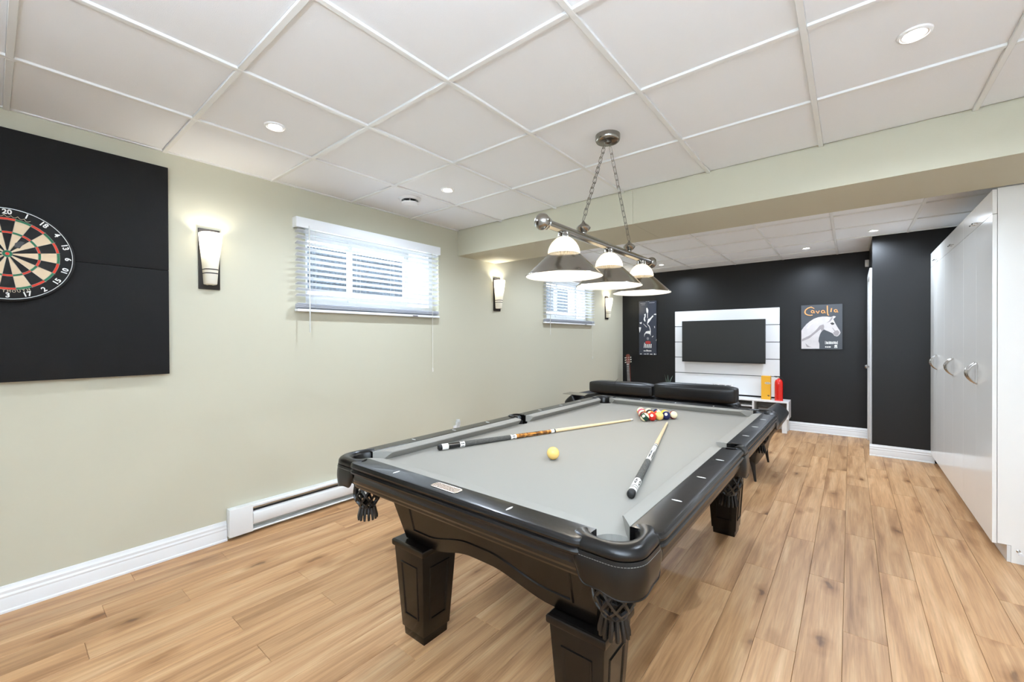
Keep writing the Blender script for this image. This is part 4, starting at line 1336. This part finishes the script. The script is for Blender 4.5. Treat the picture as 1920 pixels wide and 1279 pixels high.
for i in range(9):
    a = 2 * PI * i / 9 + rs.uniform(-.2, .2)
    le = rs.uniform(0.13, 0.235); sp_ = rs.uniform(0.02, 0.075)
    m_ = MB(); up_, dn = [], []
    for k in range(7):
        t = k / 6
        r = 0.008 + sp_ * t ** 1.4; z = 0.06 + le * t
        w_ = 0.013 * math.sin(PI * (0.18 + 0.82 * t)) ** 0.8 + 0.0004
        cxx, cyy = r * math.cos(a), r * math.sin(a)
        tx, ty = -math.sin(a), math.cos(a)
        up_.append((cxx + tx * w_, cyy + ty * w_, z)); dn.append((cxx - tx * w_, cyy - ty * w_, z))
    mid = [((p[0] + q_[0]) / 2 - .004 * math.cos(a), (p[1] + q_[1]) / 2 - .004 * math.sin(a), p[2] - .002) for p, q_ in zip(up_, dn)]
    m_.loft([[u_, m2, d2] for u_, m2, d2 in zip(up_, mid, dn)], True)
    m_.build('leaf', 'green_leaf', pl_, smooth=True)

# ================================================================== POSTERS
def poster(name, label, x0, x1, z0, z1, m):
    t = thing(name, label, 'poster', (x0, 7.165, z0))
    w_, h_ = x1 - x0, z1 - z0
    MB().box(0, w_, 0, 0.025, 0, h_).build('mount_board', 'poster_edge', t, bevel=0.001, bseg=1)
    MB().box(0.003, w_ - 0.003, -0.001, 0.002, 0.003, h_ - 0.003).build('print_ground', m, t)
    return t, w_, h_
pr, PWd, PHt = poster('horse_poster', 'dark square poster of a white horse head under an orange title', 2.672, 3.134, 1.160, 1.777, 'poster_dark')
def hp(p_, n=0): return ((p_[0] - 140) / 905 * PWd, (1 - (p_[1] - 130) / 970) * PHt)
def flat(t, pts, m, name, y=-0.0016, th=0.0008, conv=hp):
    q_ = [conv(p_) for p_ in pts]
    return MB().prism(q_, lambda x, z: (x, y, z), lambda x, z: (x, y + th, z)).build(name, m, t)
horse = [(150, 690), (200, 620), (270, 545), (340, 490), (430, 435), (520, 405), (620, 392), (720, 395), (800, 408), (835, 395), (860, 385), (905, 400), (880, 425), (850, 450), (870, 500), (900, 560), (940, 630), (985, 700), (1000, 740), (985, 775), (950, 815), (915, 822), (870, 805), (840, 760), (760, 720), (690, 690), (650, 670), (600, 710), (565, 770), (540, 850), (530, 920), (550, 980), (550, 1085), (150, 1090)]
flat(pr, horse, 'horse', 'horse_figure')
flat(pr, [(655, 600), (640, 560), (560, 585), (470, 690), (350, 790), (160, 880), (160, 930), (330, 860), (480, 740), (580, 660), (600, 705), (648, 668)], 'horse_sh', 'neck_shading', -0.0022)
flat(pr, [(780, 540), (830, 520), (875, 545), (860, 570), (820, 575)], 'ink_dark', 'eye_marking', -0.0022)
flat(pr, [(800, 425), (840, 400), (835, 440), (790, 500), (700, 535), (760, 490)], 'horse_sh', 'ear_shading', -0.0022)
flat(pr, [(820, 630), (850, 650), (885, 700), (945, 690), (980, 735), (950, 800), (900, 810), (860, 780), (845, 740), (875, 720), (850, 680)], 'horse_sh', 'muzzle_shading', -0.0022)
flat(pr, [(240, 970), (330, 1040), (400, 1060), (270, 1050)], 'horse_sh', 'chest_shading', -0.0022)
flat(pr, [(270, 640), (330, 555), (420, 525), (340, 590), (300, 650)], 'ink_white', 'mane_highlight', -0.0022)
def stroke(t, pts, r, m, name, conv=hp, y=-0.003):
    q_ = [conv(p_) for p_ in pts]
    MB().tube([(x, y, z) for x, z in q_], r, 6).build(name, m, t, smooth=True)
def circ(cx, cy, rx, ry, a0=0, a1=360, n=14): return [(cx + rx * math.cos(math.radians(a0 + (a1 - a0) * i / n)), cy + ry * math.sin(math.radians(a0 + (a1 - a0) * i / n))) for i in range(n + 1)]
RR = [0.0045, 0.0075, 0.0085, 0.0085, 0.0085, 0.0085, 0.0075, 0.007, 0.006]
stroke(pr, [(440, 215), (370, 180), (300, 200), (245, 240), (228, 285), (245, 325), (290, 350), (350, 362), (405, 352)], RR, 'orange_ink', 'title_letter')
stroke(pr, circ(402, 280, 30, 26) + [(436, 300), (448, 312)], 0.006, 'orange_ink', 'title_letter')
stroke(pr, [(478, 268), (500, 295), (520, 322), (535, 290), (552, 262)], 0.006, 'orange_ink', 'title_letter')
stroke(pr, circ(628, 288, 32, 28) + [(662, 300), (682, 320)], 0.006, 'orange_ink', 'title_letter')
stroke(pr, [(722, 160), (724, 230), (726, 310), (736, 360), (758, 368)], 0.007, 'orange_ink', 'title_letter')
stroke(pr, [(815, 218), (805, 260), (800, 300)], 0.007, 'orange_ink', 'title_letter')
stroke(pr, circ(900, 278, 30, 26) + [(932, 296), (950, 312)], 0.006, 'orange_ink', 'title_letter')
for i, (x0, x1, y0, y1) in enumerate([(675, 684, 920, 990), (700, 716, 930, 985), (724, 742, 940, 985), (750, 758, 925, 985), (766, 784, 930, 985), (792, 806, 930, 985), (816, 832, 935, 985), (842, 850, 930, 985), (860, 880, 930, 980), (890, 900, 930, 985), (908, 922, 935, 985), (935, 943, 920, 990), (675, 700, 1035, 1058), (708, 740, 1037, 1058), (748, 796, 1035, 1058), (875, 930, 1003, 1040), (870, 885, 1045, 1068), (893, 908, 1045, 1068), (916, 934, 1045, 1068)]):
    flat(pr, [(x0, y0), (x1, y0), (x1, y1), (x0, y1)], 'ink_white', 'small_print', -0.0016)
pq, PWd2, PHt2 = poster('dancer_poster', 'tall narrow dark poster with white brush-stroke figure in the left corner', 0.315, 0.627, 1.030, 1.970, 'poster_night')
def lp_(p_): return ((p_[0] - 95) / 380 * PWd2, (1 - (p_[1] - 65) / 1155) * PHt2)
for pts in ([(255, 215), (280, 210), (300, 260), (296, 320), (262, 312), (258, 260)],
            [(210, 345), (245, 335), (242, 400), (228, 440), (240, 490), (225, 508), (200, 460), (205, 420), (222, 390)],
            [(278, 320), (290, 320), (290, 430), (280, 430)],
            [(295, 450), (330, 440), (380, 390), (400, 370), (410, 395), (370, 440), (330, 500), (300, 535), (275, 558), (280, 510)],
            [(412, 362), (440, 343), (470, 347), (468, 368), (432, 364)],
            [(105, 525), (160, 508), (152, 552), (125, 546)],
            [(97, 620), (145, 624), (132, 680), (110, 740), (99, 660)],
            [(190, 548), (200, 548), (268, 616), (262, 626)],
            [(270, 556), (282, 556), (325, 598), (344, 650), (352, 712), (338, 712), (330, 655), (312, 606)],
            [(210, 832), (213, 770), (248, 716), (300, 703), (352, 708), (346, 808), (330, 770), (282, 758), (240, 756), (222, 790)],
            [(425, 608), (436, 600), (442, 640), (430, 645)], [(372, 832), (404, 806), (410, 815), (384, 838)], [(460, 912), (470, 880), (476, 885), (468, 914)]):
    flat(pq, pts, 'ink_white', 'brush_stroke', -0.0018, conv=lp_)
flat(pq, circ(288, 866, 24, 30), 'ink_grey', 'crest_mark', -0.0018, conv=lp_)
flat(pq, [(238, 925), (300, 915), (350, 930), (345, 980), (270, 985), (240, 965)], 'ink_red', 'red_title', -0.0016, conv=lp_)
for x0, x1, y0, y1, sk in [(200, 214, 955, 1065, 14), (234, 250, 980, 1065, 0), (262, 274, 990, 1065, 4), (286, 298, 985, 1065, 0), (308, 318, 985, 1065, 6), (328, 340, 985, 1065, 0), (352, 366, 980, 1065, 4)]:
    flat(pq, [(x0 + sk, y0), (x1 + sk, y0), (x1, y1), (x0, y1)], 'ink_white', 'title_stroke', -0.0024, conv=lp_)
for x0, x1, y0, y1 in [(197, 245, 1122, 1138), (258, 280, 1105, 1142), (285, 365, 1120, 1138), (118, 155, 1190, 1204), (205, 262, 1192, 1202), (282, 298, 1180, 1208), (335, 385, 1192, 1206), (420, 440, 1182, 1210), (452, 464, 1190, 1206), (245, 270, 72, 82), (282, 325, 70, 80), (130, 240, 100, 112), (318, 435, 98, 112), (150, 230, 135, 144)]:
    flat(pq, [(x0, y0), (x1, y0), (x1, y1), (x0, y1)], 'ink_white' if y0 > 1000 else 'ink_grey', 'small_print', -0.0018, conv=lp_)

# motion sensor on the far wall
ms = thing('wall_sensor', 'small white alarm sensor high on the black wall beside the door', 'sensor', (3.385, 7.188, 2.285))
MB().box(-0.022, 0.018, -0.045, 0, -0.045, 0.045).build('housing', 'plastic', ms, bevel=0.006)
MB().box(-0.014, 0.010, -0.047, -0.043, -0.03, 0.005).build('lens', 'ivory', ms, bevel=0.002)

# ================================================================== GUITAR
gt = thing('acoustic_guitar', 'acoustic guitar with red-brown headstock leaning in the far left corner', 'guitar', (0.31, 6.86, 0.02))
lean = math.radians(11)
tilt = Matrix.Rotation(-0.135, 3, 'Y') @ Matrix.Rotation(-lean, 3, 'X')
def gput(mb, name, m, **kw):
    mb.v = [tuple(tilt @ Vector(p_)) for p_ in mb.v]
    return mb.build(name, m, gt, **kw)
outl = []
for i in range(48):
    t = 2 * PI * i / 48
    z = 0.235 + 0.235 * math.sin(t)
    yy = (z) / 0.47
    wdt = 0.185 * math.sqrt(max(0, 1 - ((yy - .32) / .36) ** 2)) if yy < .5 else 0.0
    w1 = 0.185 * math.exp(-((yy - .28) / .30) ** 4); w2 = 0.135 * math.exp(-((yy - .80) / .22) ** 4)
    ww = max(w1, w2, 0.112 if .35 < yy < .85 else 0) * (1 if .03 < yy < .97 else 0.6)
    ww *= min(1, math.sqrt(max(0.0, yy * 9))) * min(1, math.sqrt(max(0.0, (1 - yy) * 9)))
    outl.append((math.copysign(ww, math.cos(t)), z + 0.012))
gput(MB().prism(outl, lambda x, z: (x, -0.045, z), lambda x, z: (x, 0.045, z)), 'body', 'guitar_side', smooth=True)
gput(MB().prism([(x * .97, z) for x, z in outl], lambda x, z: (x, -0.0465, z), lambda x, z: (x, -0.044, z)), 'soundboard', 'guitar_top')
gput(MB().lathe([(0.0001, 0), (0.048, 0)], 24, (0, -0.0475, 0.335), 'y'), 'sound_hole', 'dark')
gput(MB().box(-0.07, 0.07, -0.055, -0.046, 0.155, 0.175), 'bridge', 'fret')
gput(MB().box(-0.024, 0.024, -0.050, -0.018, 0.46, 0.86), 'neck', 'guitar_side', bevel=0.006)
fb = gput(MB().hexa([(-.028, -.056, .36), (.028, -.056, .36), (.028, -.049, .36), (-.028, -.049, .36)], [(-.0225, -.056, .862), (.0225, -.056, .862), (.0225, -.049, .862), (-.0225, -.049, .862)]), 'fingerboard', 'fret')
z = 0.862; sc_ = 0.64
for i in range(1, 17):
    zf = 0.862 - sc_ * (1 - 2 ** (-i / 12))
    if zf < 0.37: break
    mb = MB().box(-0.024, 0.024, -0.0575, -0.055, zf - 0.0015, zf + 0.0015)
    mb.v = [tuple(tilt @ Vector(p_)) for p_ in mb.v]
    mb.build('fret', 'chrome', fb)
gput(MB().box(-0.023, 0.023, -0.0585, -0.049, 0.862, 0.868), 'nut', 'ivory')
hs = gput(MB().prism([(-.022, .868), (.022, .868), (.034, .90), (.036, 1.02), (.024, 1.04), (0, 1.046), (-.024, 1.04), (-.036, 1.02), (-.034, .90)], lambda x, z: (x, -0.050, z), lambda x, z: (x, -0.034, z)), 'headstock', 'guitar_side', bevel=0.002)
for sx in (-1, 1):
    for zz in (0.905, 0.945, 0.985):
        gput(MB().tube([(sx * 0.032, -0.042, zz), (sx * 0.044, -0.042, zz)], 0.003, 6).sphere((sx * 0.052, -0.042, zz), 0.0095, 10, 8, (1, .6, .9)).lathe([(0.005, -0.058), (0.005, -0.048)], 8, (sx * 0.018, 0, zz), 'y', True, True), 'tuning_peg', 'ivory', smooth=True)
for k in range(6):
    x = -0.019 + k * 0.0076
    gput(MB().tube([(x * 1.4, -0.057, .165), (x, -0.0595, .868), (math.copysign(.018, x), -0.052, .90 + .04 * (k % 3))], 0.0006, 4), 'string', 'chrome')
gs = thing('guitar_stand', 'low black stand under the guitar behind the sofa', 'stand', (0.31, 6.86, 0))
gs.location = (0.31, 6.86, 0)
MB().tube([(-0.12, -0.10, 0.008), (-0.05, -0.06, 0.008), (-0.05, 0.14, 0.008)], 0.008, 8).tube([(0.12, -0.10, 0.008), (0.05, -0.06, 0.008), (0.05, 0.14, 0.008)], 0.008, 8).tube([(-0.05, 0.14, 0.008), (0.05, 0.14, 0.008)], 0.008, 8).build('stand_frame', 'rubber', gs, smooth=True)

# ================================================================== SOFA
sf = thing('leather_sofa', 'black leather sofa seen from behind, facing the television', 'sofa', (1.62, 4.30, 0))
def cushion_box(name, x0, x1, y0, y1, z0, z1, r, parent=sf, puff=0.0, m='sofa', seg=3, shape=None):
    mb = MB()
    n = 8
    # subdivided box with rounded edges, puffed faces
    bm = bmesh.new()
    bmesh.ops.create_cube(bm, size=1.0)
    bmesh.ops.subdivide_edges(bm, edges=bm.edges, cuts=7, use_grid_fill=True)
    for v in bm.verts:
        c = v.co
        X, Y, Z = c.x * 2, c.y * 2, c.z * 2
        hx_, hy_, hz_ = (x1 - x0) / 2, (y1 - y0) / 2, (z1 - z0) / 2
        p_ = Vector((X * hx_, Y * hy_, Z * hz_))
        # round the corners
        q_ = Vector((max(-hx_ + r, min(hx_ - r, p_.x)), max(-hy_ + r, min(hy_ - r, p_.y)), max(-hz_ + r, min(hz_ - r, p_.z))))
        d = p_ - q_
        if d.length > 1e-7: p_ = q_ + d.normalized() * min(r, d.length * 1.0 if d.length < r else r)
        if puff:
            k = (1 - X * X) * (1 - Y * Y * (abs(Y) < .999)) * (1 - Z * Z * (abs(Z) < .999))
            bx = (1 - X ** 4); bz = (1 - Z ** 4); by = (1 - Y ** 4)
            p_.y += math.copysign(puff * bx * bz, Y) if abs(Y) > .99 else 0
            p_.z += math.copysign(puff * .6 * bx * by, Z) if abs(Z) > .99 else 0
        p_ += Vector(((x0 + x1) / 2, (y0 + y1) / 2, (z0 + z1) / 2))
        if shape: p_ = Vector(shape(p_))
        v.co = p_ - wl(parent)
    for f in bm.faces: f.smooth = True
    me = bpy.data.meshes.new(name)
    bm.to_mesh(me); bm.free()
    me.materials.append(M[m])
    o = link(name, me, parent)
    md = o.modifiers.new('round', 'SUBSURF'); md.levels = 1; md.render_levels = 1
    return o
cushion_box('seat_base', 0.62, 2.54, 4.36, 5.22, 0.20, 0.36, 0.03)
def bk_lean(p_): return (p_.x, p_.y - 0.10 * (p_.z - 0.2), p_.z)
cushion_box('back_frame', 0.80, 2.40, 4.34, 4.52, 0.24, 0.700, 0.05, shape=bk_lean)
for (a_, b_) in ((0.80, 1.33), (1.33, 1.865), (1.865, 2.40)):
    pass
sm_ = MB()
for x in (1.20, 1.60, 2.0):
    sm_.tube([(x, 4.34 - 0.10 * .12 - .004, 0.32), (x, 4.34 - .10 * .47 - .002, 0.67), (x, 4.33, 0.700), (x, 4.42, 0.705)], 0.0022, 5)
sm_.build('seam', 'rubber', sf, world=True)
hr1 = cushion_box('headrest', 0.868, 1.606, 4.305, 4.475, 0.700, 0.838, 0.032, puff=0.010)
hr2 = cushion_box('headrest', 1.622, 2.392, 4.300, 4.475, 0.700, 0.860, 0.032, puff=0.012)
for h_, x in ((hr1, 1.20), (hr2, 2.02)):
    MB().tube([(x, 4.30, 0.72), (x, 4.288, 0.78), (x, 4.30, 0.84), (x, 4.38, 0.872)], 0.002, 5).build('seam', 'rubber', h_, world=True)
for (a_, b_) in ((0.82, 1.595), (1.605, 2.38)):
    cushion_box('seat_cushion', a_, b_, 4.50, 5.24, 0.35, 0.47, 0.045, puff=0.015)
    cushion_box('back_cushion', a_, b_, 4.47, 4.68, 0.46, 0.71, 0.06, puff=0.02)
def arm(sgn):
    xi = 2.40 if sgn > 0 else 0.80
    def sh(p_):
        t = max(0, (p_.z - 0.30) / 0.34)
        return (p_.x + sgn * 0.19 * t ** 1.5, p_.y, p_.z - 0.10 * max(0, sgn * (p_.x - xi) - 0.02) / 0.12)
    x0, x1 = (xi, xi + 0.15) if sgn > 0 else (xi - 0.15, xi)
    return cushion_box('arm', x0, x1, 4.38, 5.20, 0.22, 0.66, 0.05, shape=sh)
aL, aR = arm(-1), arm(1)
MB().box(0.455, 0.80, 4.42, 4.60, 0.640, 0.648).build('arm_tray', 'chrome', sf, world=True, bevel=0.003)
MB().tube([(0.72, 4.51, 0.58), (0.72, 4.51, 0.645)], 0.02, 10).build('tray_post', 'rubber', sf, world=True)
for x, sx in ((0.68, -1), (2.50, 1)):
    for y, sy in ((4.42, -1), (5.16, 1)):
        pts = [(x, y, 0.21), (x + sx * 0.012, y + sy * .006, 0.15), (x + sx * 0.022, y + sy * 0.012, 0.08), (x + sx * 0.034, y + sy * 0.02, 0.0)]
        MB().tube(pts, [0.030, 0.021, 0.014, 0.010], 8).build('leg', 'rubber', sf, smooth=True, world=True)
